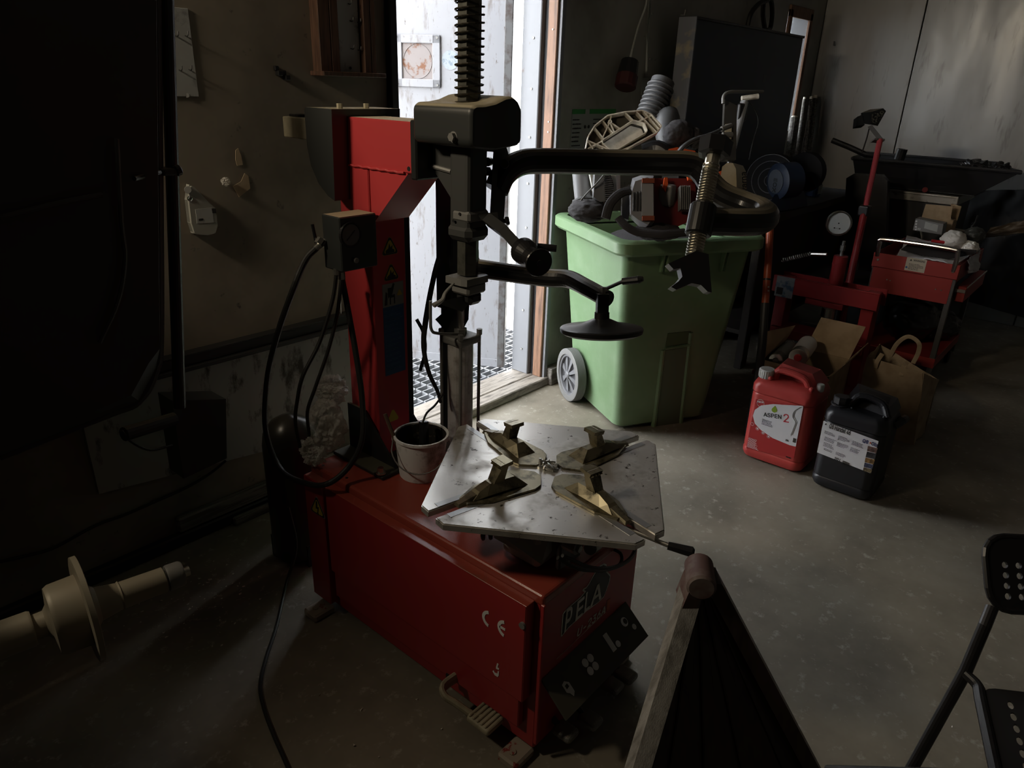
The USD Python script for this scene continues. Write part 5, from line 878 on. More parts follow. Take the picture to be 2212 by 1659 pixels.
lettering(lab2, '2', (1690, 911), (1704, 913), .040, L0, m_redprint, False, .0024, 'red figure two')
lettering(lab2, '25L', (1696, 952), (1704, 954), .008, L0, m_blkprint, True, .0024)
lo = X(1673, 884, L0 - .0024); part(lab2, 'green_leaf', prism(Polygon([(0, .018), (.008, .008), (.013, -.002), (.012, -.010), (.004, -.016), (-.006, -.015), (-.013, -.008), (-.011, .002), (-.005, .010)]), .0006, lo, LY, EZ), m_leaf, 'green leaf emblem')
part(lab2, 'small_print', lines(.055, 5, X(1647, 905, L0 - .0024), LY, EZ, .0022, .006, .0004, 5), m_blkprint, kind='stuff')
spl = smoothpath([X(*q, L0 - .003) for q in ((1728, 880), (1716, 888), (1712, 900), (1718, 912), (1714, 925), (1708, 940))], 5); part(lab2, 'water_splash', tube(spl, .0014, 5), m_greyprint); part(lab2, 'water_splash', tube(spl + np.array([0, -.006, .004]), .0008, 5), m_greyprint)
part(lab2, 'bar_code', [bx(X(1712, 955, L0 - .0028) + [0, -.002 * k, 0], X(1712, 955, L0 - .0022) + [0, -.002 * k - .0011, .022]) for k in range(7)], m_blkprint, kind='stuff')
for q in ((1625, 916), (1636, 926), (1648, 935), (1660, 943)): p_ = X(*q, L0 - .0016); part(lab, 'round_icon', tube([p_ + [0, .0075 * math.cos(t), .0075 * math.sin(t)] for t in np.linspace(0, 2 * np.pi, 17)], .0007, 4), m_label)
for q in ((1636, 926), (1648, 935), (1660, 943)): p_ = X(*q, L0 - .0016); part(lab, 'icon_spot', cyl(p_, p_ + EX * .0004, .004, 8), m_label)
part(lab, 'small_print', lines(.06, 11, X(1617, 945, L0 - .0016), LY, EZ, .0016, .0048, .0004, 8), m_label, kind='stuff'); part(lab, 'small_print', lines(.03, 1, X(1698, 985, L0 - .0016), LY, EZ, .006, .01, .0004, 9), m_blkprint, kind='stuff')
p_ = X(1643, 871, L0 - .001); part(lab, 'round_seal', cyl(p_, p_ + EX * .001, .020, 28), M('seal_brown', (.38, .18, .10), .4), 'brown round seal'); part(lab, 'seal_ring', tube([p_ + [-.0005, .0175 * math.cos(t), .0175 * math.sin(t)] for t in np.linspace(0, 2 * np.pi, 25)], .0008, 4), m_label)
lettering(lab, 'NEW', (1636, 869), (1650, 871), .008, L0, m_label, True, .0018)
# black canister
qx, qya, qyb = 3.09, .812, .545
ck, kx, ky, kw, kz = canister(qx, qya, qyb, .47, .26, m_canblk, 'black oil canister with white label beside the red one', 'canister')
part(ck, 'top_hump', hull([(kx + a, ky + b, z) for a, b, z in ((-.03, .06, kz + .015), (.115, .10, kz + .015), (.115, -.12, kz + .015), (-.07, -.12, kz + .015), (.0, .03, kz + .075), (.10, .07, kz + .08), (.10, -.10, kz + .06), (-.03, -.10, kz + .055))]), m_canblk, None, 25)
part(ck, 'handle_recess', [hull([(kx + a, ky + b, z) for a, b, z in ((-.01, .02, kz + .082), (.05, .02, kz + .082), (.06, -.08, kz + .068), (.0, -.09, kz + .062), (.02, -.02, kz + .05))])], m_blkprint); part(ck, 'handle_bar', tube([(kx - .05, ky + .05, kz + .02), (kx - .035, ky + .02, kz + .075), (kx - .03, ky - .07, kz + .065), (kx - .06, ky - .11, kz + .02)], .016, 12, 4), m_canblk)
part(ck, 'screw_cap', [cyl((kx - .06, ky + .085, kz + .018), (kx - .06, ky + .085, kz + .030), .040, 28, .003), cyl((kx - .06, ky + .085, kz + .028), (kx - .06, ky + .085, kz + .062), .034, 8, .004)], m_canblk, 'black screw cap')
for yy, xx in ((.03, -.085), (-.10, -.085), (.06, .07), (-.10, .08)): part(ck, 'mould_stud', trimesh.creation.icosphere(1, .006).apply_translation((kx + xx, ky + yy, kz + .03)), m_canblk)
part(ck, 'side_spout', tube([(kx + .0, ky - .13, kz - .03), (kx + .03, ky - .15, kz - .01), (kx + .09, ky - .15, kz - .02)], .018, 10, 4), m_canblk)
Q0 = qx + .0035; o = X(1830, 960, Q0)
kl = part(ck, 'white_label', prism(lpoly([(1779, 909), (1898, 953), (1880, 1022), (1765, 977)], Q0, o), .0010, o, LY, EZ), m_label, 'white oil label with photographs')
lettering(kl, 'Q8 Handel 46', (1790, 924), (1836, 940), .021, Q0, m_blkprint, True, .0014, 'black product lettering')
lettering(kl, 'Q8', (1862, 955), (1875, 959), .016, Q0, M('navy_print', (.02, .04, .16), .5), True, .0014); lettering(kl, 'Oils', (1881, 961), (1895, 966), .016, Q0, LOOKS + '/navy_print', True, .0014)
p_ = X(1880, 957, Q0 - .0014); part(kl, 'flame_mark', prism([(0, .006), (.003, 0), (0, -.004), (-.003, 0)], .0004, p_, LY, EZ), m_orange)
sl_ = X(1880, 950, Q0) - X(1785, 915, Q0); sl_ /= np.linalg.norm(sl_)
for a, b, rows, s_ in ((1782, 930, 3, 1), (1782, 943, 4, 2), (1780, 955, 4, 3), (1812, 941, 4, 4), (1842, 952, 4, 5), (1809, 955, 4, 6), (1838, 966, 4, 7), (1780, 968, 2, 8), (1806, 976, 3, 9)):
    part(kl, 'small_print', lines(.052, rows, X(a, b, Q0 - .0014), sl_, EZ, .0018, .0052, .0004, s_), m_blkprint, kind='stuff')
part(kl, 'bar_code', [place(bx((.0028 * k, 0, 0), (.0028 * k + .0014, .02, .0005)), X(1818, 1003, Q0 - .0014), sl_, EZ) for k in range(11)], m_blkprint, kind='stuff'); lettering(kl, '20 L', (1801, 992), (1816, 998), .013, Q0, m_blkprint, True, .0014)
for q, c_ in ((((1875, 963), (1896, 968), (1893, 979), (1873, 974)), (.20, .12, .10)), (((1873, 975), (1893, 980), (1890, 992), (1870, 987)), (.04, .04, .045)), (((1870, 988), (1890, 993), (1887, 1003), (1868, 998)), (.30, .17, .06)), (((1868, 999), (1887, 1004), (1884, 1013), (1866, 1008)), (.07, .08, .14)), (((1866, 1009), (1884, 1014), (1882, 1022), (1864, 1016)), (.28, .22, .12))):
    part(kl, 'label_photo', prism(lpoly(q, Q0, o), .0016, o, LY, EZ), M('photo_%d' % q[0][1], c_, .4, col2=tuple(np.array(c_) * .25), scale=60, lo=.4, hi=.6))
p_ = X(1784, 916, Q0 - .0014); part(kl, 'label_icon', prism([(0, .006), (.004, -.004), (-.004, -.004)], .0004, p_, LY, EZ), m_blkprint)
# cardboard box with cans
bx0, bx1, by0, by1, bz = 3.52, 3.86, .93, 1.27, .37
cbx = thing('cardboard_box', 'open cardboard box holding two cans behind the red canister', 'box', ((bx0 + bx1) / 2, (by0 + by1) / 2, 0))
for c0, c1 in (((bx0, by0, 0), (bx0 + .005, by1, bz)), ((bx1 - .005, by0, 0), (bx1, by1, bz)), ((bx0, by0, 0), (bx1, by0 + .005, bz)), ((bx0, by1 - .005, 0), (bx1, by1, bz)), ((bx0, by0, 0), (bx1, by1, .005))): part(cbx, 'side', bx(c0, c1), m_card)
def flap(p0, p1, q0, q1): a = [np.array(p, float) for p in (p0, p1, q0, q1)]; n_ = np.cross(a[1] - a[0], a[2] - a[0]); n_ /= np.linalg.norm(n_); return hull(a + [p + n_ * .004 for p in a])
part(cbx, 'flap', flap((bx1, by0 + .01, bz), (bx1, by1 - .10, bz), (bx1 + .10, by0 - .01, bz + .16), (bx1 + .10, by1 - .12, bz + .16)), m_card); part(cbx, 'flap', flap((bx0 + .02, by1, bz), (bx1 - .1, by1, bz), (bx0 + .03, by1 + .02, bz + .14), (bx1 - .12, by1 - .06, bz + .15)), m_card); part(cbx, 'flap', flap((bx0 + .02, by0, bz), (bx1 - .02, by0, bz), (bx0 + .0, by0 - .06, bz + .09), (bx1, by0 - .06, bz + .11)), m_card)
def spray(p0, p1, r, lab, mats, capmat):
    p0, p1 = np.array(p0), np.array(p1); d = p1 - p0; t = thing('spray_can', lab, 'can', p0)
    part(t, 'can_shell', lathe(p0, p1, [(0, r * .9), (.02, r), (.97, r), (1, r * .93)], 28), mats[0], None, 40); part(t, 'paper_label', lathe(p0 + d * .2, p0 + d * .92, [(0, r + .0008), (1, r + .0008)], 28, False), mats[1], None, True)
    part(t, 'end_rim', lathe(p0 - d * .02, p0 + d * .015, [(0, r * .86), (.2, r * .98), (1, r)], 28), m_bare, None, 40); part(t, 'end_plug', cyl(p0 - d * .05, p0 + d * .02, r * .42, 22, .003), capmat)
spray(X(1724, 772, 3.55), X(1746, 742, 3.78), .046, 'metal can with red end plug lying in the box', (m_bare, m_label), m_redprint)
spray(X(1676, 778, 3.55), X(1706, 748, 3.80), .036, 'slimmer grey can with orange top in the box', (m_castl, m_greyprint), m_castl)
# paper bag
pg = thing('paper_bag', 'brown paper carrier bag standing behind the black canister', 'paper bag', (4.05, .74, 0)); gx0, gx1 = 3.86, 4.12
gA = [X(1850, 815, gx0), X(1862, 775, gx0), X(1946, 796, gx0), X(2012, 805, gx0), X(2028, 822, gx0), X(1985, 880, gx0)]
fr_ = [X(1846, 822, gx0), X(1866, 772, gx0), X(1990, 800, gx0), X(1965, 896, gx0), X(1870, 910, gx0)]; bl_, br_ = np.array([gx0 + .02, .83, .0]), np.array([gx0 + .02, .55, .0])
tl_, tr_ = X(1872, 772, gx0), X(1996, 806, gx0); tl2, tr2 = X(1900, 742, gx1), X(2026, 820, gx1)
def sheet(q, n=14, amp=.008, seed=1, th=.0015):
    a, b, c, d = [np.array(p, float) for p in q]; u = np.linspace(0, 1, n); U, V_ = np.meshgrid(u, u); P_ = (1 - U)[..., None] * (1 - V_)[..., None] * a + U[..., None] * (1 - V_)[..., None] * b + U[..., None] * V_[..., None] * c + (1 - U)[..., None] * V_[..., None] * d
    nn = np.cross(b - a, d - a); nn /= np.linalg.norm(nn); h_ = (meshkit.fbm(np.stack([U * 4, V_ * 4, U * 0 + seed], -1), 3, seed) - .5) * amp * 2; P_ = P_ + h_[..., None] * nn; V0 = P_.reshape(-1, 3); F_ = []
    for i in range(n - 1):
        for j in range(n - 1): k = i * n + j; F_ += [[k, k + 1, k + n + 1], [k, k + n + 1, k + n]]
    F_ = np.array(F_); N_ = len(V0); E_ = [i for i in range(n)] + [n * (i + 1) - 1 for i in range(1, n)] + [n * (n - 1) + i for i in range(n - 2, -1, -1)] + [n * i for i in range(n - 2, 0, -1)]
    S_ = [];
    for i in range(len(E_)): k0, k1 = E_[i], E_[(i + 1) % len(E_)]; S_ += [[k0, k0 + N_, k1 + N_], [k0, k1 + N_, k1]]
    return trimesh.Trimesh(np.vstack([V0, V0 - nn * th]), np.vstack([F_, F_[:, ::-1] + N_, S_]), process=False)
part(pg, 'front_panel', sheet((bl_, br_, tr_, tl_), 16, .012, 3), m_paper, None, 30); part(pg, 'back_panel', sheet(((gx1, .86, 0), (gx1, .55, 0), tr2, tl2), 16, .012, 4), m_paper, None, 30); part(pg, 'side_panel', sheet((br_, (gx1, .55, 0), tr2, tr_), 12, .012, 5), m_paper, None, 30); part(pg, 'side_panel', sheet((bl_, (gx1, .86, 0), tl2, tl_), 12, .012, 6), m_paper, None, 30); part(pg, 'bottom_panel', bx((gx0 + .02, .56, 0), (gx1, .83, .003)), m_paper)
def strap(p, w_, up): return tube(p, w_, 8, 6, .08, up=up)
part(pg, 'paper_handle', strap([X(1922, 770, gx1), X(1938, 742, gx1 - .02), X(1962, 727, gx1 - .02), X(1984, 740, gx1 - .02), X(1984, 760, gx1), X(1972, 785, gx1)], .011, EYA), m_paper); part(pg, 'paper_handle', strap([X(1890, 795, gx0 - .004), X(1895, 780, gx0 - .004), X(1906, 764, gx0 + .03)], .011, EYA), m_paper); part(pg, 'paper_handle', strap([X(1946, 812, gx0 - .004), X(1952, 792, gx0 + .02), X(1960, 782, gx0 + .06)], .011, EYA), m_paper)
# workshop press
xp = 4.35
wp = thing('workshop_press', 'red hydraulic workshop press with round gauge on top', 'press', (xp + .1, 1.25, 0)); m_press = M('press_red', (.26, .02, .022), .4)
cA_, cB_ = X(1668, 618, xp), X(1898, 650, xp); zc_ = (cA_[2] + cB_[2]) / 2; yl, yr = cA_[1], cB_[1]
part(wp, 'crossbeam', bx((xp, yr, zc_ - .045), (xp + .012, yl, zc_ + .05), .002), m_press, 'red front crossbeam'); part(wp, 'crossbeam', bx((xp + .16, yr, zc_ - .045), (xp + .172, yl, zc_ + .05), .002), m_press); part(wp, 'beam_flange', bx((xp, yr, zc_ + .05), (xp + .02, yl, zc_ + .056)), m_press)
ym = X(1785, 640, xp)[1]
part(wp, 'beam_plate', bx((xp + .01, ym - .10, zc_ - .085), (xp + .16, ym + .12, zc_ - .045), .003), m_press)
for yy in (yr + .02, yl - .09): part(wp, 'upright', bx((xp + .03, yy, .0), (xp + .14, yy + .07, zc_ + .04), .003), m_press)
part(wp, 'press_foot', bx((xp - .12, yr + .01, 0), (xp + .3, yr + .10, .03), .003), m_press); part(wp, 'press_foot', bx((xp - .12, yl - .10, 0), (xp + .3, yl - .01, .03), .003), m_press); part(wp, 'lower_beam', bx((xp + .02, yr + .09, .08), (xp + .03, yl - .09, .17), .003), m_press); part(wp, 'press_bed', bx((xp + .0, yr + .03, .24), (xp + .17, yl - .03, .30), .003), m_press)
rp = np.array([xp + .09, ym - .01, 0]); part(wp, 'ram_cylinder', cyl(rp + EZ * (zc_ - .04), rp + EZ * (zc_ + .215), .040, 26, .004), m_press, 'red ram cylinder', 30); part(wp, 'cylinder_ring', cyl(rp + EZ * (zc_ + .16), rp + EZ * (zc_ + .168), .0415, 26), m_press)
part(wp, 'ram', [cyl(rp + EZ * (zc_ - .20), rp + EZ * (zc_ - .10), .033, 24, .003), cyl(rp + EZ * (zc_ - .10), rp + EZ * (zc_ - .085), .052, 24, .002)], m_bare, 'bright steel ram', 30)
part(wp, 'gauge_stem', [cyl(rp + EZ * (zc_ + .21), rp + EZ * (zc_ + .30), .009, 10), cyl(rp + EZ * (zc_ + .245), rp + EZ * (zc_ + .275), .015, 6)], m_castl)
gcn = X(1812, 482, xp + .06); nrm = EYE - gcn; nrm[2] *= .35; nrm = nrm / np.linalg.norm(nrm); part(wp, 'gauge_bezel', tube([gcn + nrm * .012 + .0655 * (math.cos(t) * np.cross(EZ, nrm) / np.linalg.norm(np.cross(EZ, nrm)) + math.sin(t) * EZ) for t in np.linspace(0, 2 * np.pi, 33)], .0055, 8), m_chrome, 'bright gauge bezel'); gq = part(wp, 'gauge_case', lathe(gcn + nrm * -.03, gcn + nrm * .012, [(0, .055), (.3, .068), (1, .071), (1.0, .062), (.8, .061)], 36, True), m_chrome, 'chrome gauge case', 40)
part(gq, 'gauge_face', cyl(gcn + nrm * .004, gcn + nrm * .008, .061, 36), M('gauge_face_pale', (.36, .37, .35), .35)); gr_, gu_ = np.cross(EZ, nrm), EZ
for a, b in ((0, 0), (-.018, -.028), (.010, -.030)): q = gcn + gr_ * a + gu_ * b + nrm * .009; part(gq, 'dial_stud', cyl(q, q + nrm * .002, .004, 8), m_blkprint)
part(wp, 'pressure_hose', spring(X(1690, 562, xp + .06), X(1752, 548, xp + .06), .010, .004, 14, 5, 10), m_castl); part(wp, 'hose_fitting', [cyl(X(1752, 549, xp + .06), X(1786, 550, xp + .06), .011, 8)], m_bare)
sk = part(wp, 'torn_sticker', bx(X(1672, 638, xp - .001), X(1718, 602, xp - .001) - [.0006, 0, 0]), M('torn_label', (.20, .21, .22), .5, col2=(.05, .09, .15), scale=18, lo=.5, hi=.6)); part(sk, 'bar_code', bx(X(1676, 634, xp - .0016), X(1692, 622, xp - .0016) - [.0006, 0, 0]), m_blkprint)
# orange jack handle
jh = thing('jack_handle', 'orange pole handle standing beside the green bin', 'handle', D(1640, 800, 3.75))
part(jh, 'orange_tube', tube([D(1664, 480, 3.62), D(1660, 560, 3.62), D(1653, 655, 3.62)], .0185, 14), M('handle_orange', (.36, .065, .02), .45)); part(jh, 'black_grip', tube([D(1653, 655, 3.62), D(1647, 740, 3.62), D(1640, 800, 3.62), [*D(1638, 815, 3.62)[:2], 0.0]], .0215, 14), m_blkrub); part(jh, 'join_ring', cyl(D(1657, 602, 3.62), D(1656.6, 606, 3.62), .0195, 14), m_black)
for a in (620, 628): part(jh, 'snap_button', cyl(D(1660, a, 3.60), D(1660, a, 3.615), .005, 8), m_bare)
# tool trolley
xt = 4.75
tl = thing('tool_trolley', 'red tool trolley with chrome push handle and cream warning sticker', 'tool trolley', (xt + .2, .9, 0)); m_tr = M('trolley_red', (.32, .035, .03), .42)
a_, b_ = X(1889, 545, xt), X(2076, 573, xt); yl2, yr2, zt2 = a_[1], b_[1], (a_[2] + b_[2]) / 2
part(tl, 'top_rail', bx((xt - .006, yr2, zt2 - .085), (xt + .004, yl2, zt2), .002), m_tr, 'folded red top rail'); part(tl, 'end_panel', bx((xt + .005, yr2 + .02, zt2 - .235), (xt + .012, yl2 - .01, zt2 - .08), .002), m_tr); part(tl, 'tray', [bx((xt + .012, yr2, zt2 - .10), (xt + .70, yl2, zt2 - .085), .002), bx((xt + .012, yr2, zt2 - .09), (xt + .70, yr2 + .006, zt2), .002), bx((xt + .012, yl2 - .006, zt2 - .09), (xt + .70, yl2, zt2), .002), bx((xt + .694, yr2, zt2 - .09), (xt + .70, yl2, zt2), .002)], m_tr)
m_legm = M('trolley_leg', (.14, .14, .135), .4, metal=.6)
for xx in (xt + .006, xt + .66):
    for yy in (yr2 + .004, yl2 - .034): part(tl, 'leg', bx((xx, yy, .08), (xx + .03, yy + .03, zt2 - .04), .002), m_legm)
part(tl, 'lower_tray', bx((xt, yr2, .14), (xt + .70, yl2, .20), .003), m_tr)
for xx in (xt + .03, xt + .65):
    for yy in (yr2 + .03, yl2 - .03): part(tl, 'castor', cyl((xx, yy - .012, .04), (xx, yy + .012, .04), .04, 18, .004), m_blkrub)
part(tl, 'push_handle', tube([(xt + .0, yl2 - .02, zt2 - .02), (xt - .01, yl2 - .02, zt2 + .06), (xt - .012, yl2 - .05, zt2 + .085), (xt - .012, yr2 + .07, zt2 + .085), (xt - .010, yr2 + .03, zt2 + .06), (xt, yr2 + .03, zt2 - .04)], .013, 12, 4), m_chrome, 'chrome tube push handle')
part(tl, 'far_handle', tube([(xt + .70, yl2 - .10, zt2), (xt + .72, yl2 - .10, zt2 + .07), (xt + .72, yr2 + .08, zt2 + .08), (xt + .70, yr2 + .06, zt2)], .012, 10, 4), m_chrome)
for yy in (yl2 - .03, yr2 + .03): q = np.array([xt - .006, yy, zt2 - .04]); part(tl, 'rail_bolt', cyl(q, q - EX * .005, .008, 12, .002), m_bare)
for q in ((1916, 604), (1923, 606), (2021, 625), (2033, 627)): p_ = X(*q, xt + .004); part(tl, 'rivet', cyl(p_, p_ - EX * .003, .004, 8), m_bare)
wl = part(tl, 'warning_label', bx(X(1953, 583, xt - .0065), X(2003, 562, xt - .0065) + [-.0006, 0, 0]), M('label_cream', (.48, .42, .32), .5), 'cream warning label'); p_ = X(1968, 566, xt - .0075)
lettering(wl, 'WARNING', (1973, 564), (1998, 568), .010, xt - .0065, m_blkprint, True, .001); part(wl, 'warning_triangle', prism([(0, .007), (.006, -.004), (-.006, -.004)], .0005, X(1968, 562, xt - .0072), LY, EZ), m_blkprint)
part(wl, 'small_print', lines(.085, 5, X(1964, 569, xt - .0072), LY, EZ, .0025, .0075, .0004, 4), m_blkprint, kind='stuff'); p_ = X(1958, 577, xt - .0072); part(wl, 'blue_dot', cyl(p_, p_ - EX * .0006, .006, 12), m_bluelab)
part(tl, 'side_drawer', [bx((xt + .06, yr2 - .05, zt2 - .22), (xt + .66, yr2 + .0, zt2 - .13), .003)], m_tr, 'red side drawer'); part(tl, 'drawer_latch', bx((xt + .05, yr2 - .05, zt2 - .165), (xt + .06, yr2 + .005, zt2 - .145), .002), m_bare); part(tl, 'drawer_edge', bx((xt + .06, yr2 - .056, zt2 - .135), (xt + .66, yr2 - .05, zt2 - .128), .001), m_bare)
# on the trolley
zt_ = zt2 - .084
m_cloth = M('grey_white_cloth', (.74, .74, .77), .9, bump=.2, bscale=80); m_wcloth = M('white_cloth', (.84, .82, .78), .9, bump=.1, bscale=60)
single('grey_towel', [sheet(((xt + .03, yl2 - .12, zt_ + .06), (xt + .03, yr2 + .03, zt_ + .085), (xt + .5, yr2 - .01, zt_ + .10), (xt + .5, yl2 - .05, zt_ + .12)), 24, .03, 7, .006), sheet(((xt + .10, yr2 - .006, zt_ + .10), (xt + .5, yr2 - .006, zt_ + .10), (xt + .48, yr2 - .03, zt_ - .02), (xt + .2, yr2 - .03, zt_ + .01)), 14, .02, 9, .005)], m_cloth, 'grey white towel spread over the trolley top', 'towel', smooth=40)
single('white_rag', blob([(X(2060, 518, xt + .25), np.array([.09, .07, .055])), (X(2095, 535, xt + .25), np.array([.06, .05, .04]))], 4, .008, 7, 5), m_wcloth, 'crumpled white rag on the trolley', 'rag', smooth=30)
single('dark_pouch', blob([(X(2105, 508, xt + .42), np.array([.07, .06, .05]))], 4, .007, 9, 8), M('pouch_dark', (.05, .055, .05), .5), 'dark crumpled pouch behind the white rag', 'pouch', smooth=30)
single('flat_black_tool', hull([X(*q, xt + .06) for q in ((1946, 540), (1960, 528), (2010, 534), (2050, 552), (2110, 540), (2108, 548), (2050, 560), (1990, 552))] + [X(*q, xt + .10) for q in ((1950, 536), (2050, 550), (2100, 544))]), m_blkplast, 'flat black tool lying on the towel under the handle', 'tool')
single('red_pen', tube([X(2012, 520, xt + .16), X(2070, 528, xt + .2)], .009, 8), m_redprint, 'small red tool lying at the white rag', 'tool')
lx = thing('lamp_carton', 'small grey carton with printed panel standing on the trolley', 'carton', X(2005, 505, xt + .35)); lq = [(1978, 472), (2038, 484), (2034, 507), (1972, 497)]
o = X(2005, 490, xt + .30); lpq = lpoly(lq, xt + .30, o); part(lx, 'carton_box', prism(lpq, -.10, o, LY, EZ), M('carton_grey', (.20, .20, .20), .5)); part(lx, 'printed_panel', prism(lpoly([(1999, 479), (2027, 486), (2024, 501), (1996, 493)], xt + .30, o), .0008, o, LY, EZ), m_greyboard); lettering(lx, 'LED', (1979, 495), (1988, 497), .010, xt + .30, m_label, True, .001)
for k in range(4): part(lx, 'edge_mark', bx(X(1978 - k * .5, 476 + 6 * k, xt + .299), X(1981 - k * .5, 480 + 6 * k, xt + .2985)), m_label)
ob = thing('open_carton', 'open brown carton behind the grey carton on the trolley', 'carton', X(2030, 490, xt + .5)); part(ob, 'carton_flap', sheet([X(*q, xt + .48) for q in ((1990, 472), (2052, 482), (2058, 446), (2000, 441))], 6, .004, 3, .004), m_card); part(ob, 'carton_flap', sheet([X(*q, xt + .56) for q in ((2044, 480), (2068, 476), (2077, 446), (2055, 440))], 6, .004, 4, .004), m_card); part(ob, 'carton_box', bx(X(1992, 500, xt + .48), X(2060, 476, xt + .48) + [.12, 0, 0], .002), m_card)
single('thin_black_wire', tube([X(2098, 490, xt + .45), X(2106, 482, xt + .45), X(2112, 466, xt + .45)], .005, 6, 4), m_blkrub, 'thin black wire end sticking up from the trolley', 'wire')
# heap under the trolley: added sack standing in for dark clutter
m_sack = M('black_bag_film', (.02, .02, .021), .3)
single('black_sack', blob([(np.array([xt + .30, .92, .34]), np.array([.22, .16, .14])), (np.array([xt + .45, .80, .30]), np.array([.16, .14, .10]))], 4, .018, 8, 4), m_sack, 'crumpled black sack standing in for dark clutter on the lower trolley tray', 'sack', smooth=30)
# wheelbarrow tray on a steel cabinet
xb = 5.75
wt = thing('wheelbarrow_tray', 'long black wheelbarrow tray with raised handle by the far wall', 'tray', (xb + .2, 1.2, 1.0)); m_tray = M('tray_black', (.015, .015, .016), .5)
fl, frr = X(1842, 342, xb), X(2205, 376, xb); b0_, b1_ = X(1850, 396, xb + .05), X(2105, 420, xb + .05); xr_ = xb + .62
rim = [fl, frr, np.array([xr_, X(2165, 345, xr_)[1], fl[2] + .0]), np.array([xr_, X(1870, 326, xr_)[1], fl[2]])]
rim = [np.array([p[0], p[1], fl[2]]) for p in rim]; bot = [b0_, b1_, b1_ + [.40, 0, 0], b0_ + [.40, 0, 0]]; bot = [np.array([p[0], p[1], min(b0_[2], b1_[2])]) for p in bot]
def wallq(a, b, c, d, th=.006): return sheet((a, b, c, d), 6, .002, 2, th)
for i in range(4): part(wt, 'tray_wall', wallq(bot[i], bot[(i + 1) % 4], rim[(i + 1) % 4], rim[i]), m_tray)
part(wt, 'tray_bottom', wallq(*bot), m_tray); part(wt, 'tray_rim', tube(rim + [rim[0]], .014, 8), m_tray); part(wt, 'handle_bar', tube([X(1798, 303, xb + .1), X(1835, 318, xb + .1), X(1870, 334, xb + .1), X(1900, 338, xb + .1)], .02, 10), m_tray); part(wt, 'handle_stub', tube([X(1950, 322, xb + .3), X(1942, 345, xb + .3)], .035, 12), m_blkrub); part(wt, 'red_reflector', cyl(X(1998, 410, xb + .03), X(1998, 410, xb + .02), .018, 14), m_press)
part(wt, 'load_scrap', blob([(np.array([xb + .35, .95, fl[2] - .02]), np.array([.12, .10, .05])), (np.array([xb + .3, .8, fl[2] - .03]), np.array([.10, .08, .06]))], 3, .03, 6, 3), m_sack, None, 30)
scb = thing('steel_cabinet', 'grey steel cabinet with bare metal top under the black tray', 'cabinet', (xb + .3, 1.15, 0)); zs = min(b0_[2], b1_[2]) - .014
ya2, yb2 = X(1915, 440, xb)[1], X(2068, 440, xb)[1]
part(scb, 'metal_top', bx((xb, yb2, zs - .06), (xb + .6, ya2 + .2, zs), .004), M('bare_metal_top', (.48, .47, .43), .4, metal=.5, col2=(.12, .11, .10), scale=14, lo=.58, hi=.7), 'bare metal top edge'); part(scb, 'cabinet_body', bx((xb + .02, yb2 + .02, 0), (xb + .58, ya2 + .18, zs - .06), .003), M('cabinet_grey', (.06, .062, .066), .5)); part(scb, 'top_lip', bx((xb - .01, yb2, zs - .012), (xb, ya2 + .2, zs + .002), .002), m_bare)
# red stand lamp
slm = thing('stand_lamp', 'work floodlight on a tilted red pole', 'work lamp', Z(1790, 800, 0)); pA_, pB_ = D(1901, 302, 4.5), D(1828, 640, 4.42); pf = np.array([pB_[0] + .04, pB_[1] - .01, 0])
part(slm, 'lower_pole', tube([pf, pB_, pA_ + (pB_ - pA_) * .45], .022, 14), m_press); part(slm, 'upper_pole', cyl(pA_ + (pB_ - pA_) * .5, pA_, .017, 14), M('pole_red_light', (.42, .06, .07), .4)); part(slm, 'pole_clamp', rbx(pA_ + (pB_ - pA_) * .46 - .03, pA_ + (pB_ - pA_) * .46 + .035, .01), m_blkplast)
for a in (0, 2.1, 4.2): part(slm, 'stand_leg', tube([pf + (pA_ - pf) * .12, [pf[0] + .10 * math.cos(a), pf[1] + .10 * math.sin(a), .012]], .012, 10), m_press)
hd_ = D(1882, 256, 4.75)
part(slm, 'mounting_arm', [hull([D(*q, 4.49) for q in ((1874, 274), (1884, 270), (1908, 300), (1896, 302))] + [D(*q, 4.54) for q in ((1874, 274), (1884, 270), (1908, 300), (1896, 302))]), quad(((1890, 298), (1912, 300), (1911, 304), (1889, 302)), 4.49, .05)], m_castl)
fl_ = part(slm, 'lamp_housing', hull([D(*q, 4.45) for q in ((1882, 242), (1908, 234), (1914, 240), (1896, 272), (1880, 268))] + [D(*q, 4.58) for q in ((1860, 244), (1880, 236), (1900, 240), (1886, 268), (1858, 266))]), m_black, 'black floodlight housing'); part(fl_, 'guard_mesh', quad(((1884, 246), (1906, 239), (1910, 242), (1895, 267), (1883, 264)), 4.445, .003), M('lamp_mesh', (.20, .19, .15), .35, metal=.5, col2=(.02, .02, .02), scale=90, lo=.45, hi=.52, detail=1)); part(fl_, 'lamp_box', quad(((1852, 252), (1862, 248), (1868, 270), (1850, 272)), 4.53, .05), m_black)
part(slm, 'lamp_cord', tube([D(1878, 276, 4.53), D(1872, 300, 4.53), D(1862, 330, 4.53)], .004, 6), m_blkrub)
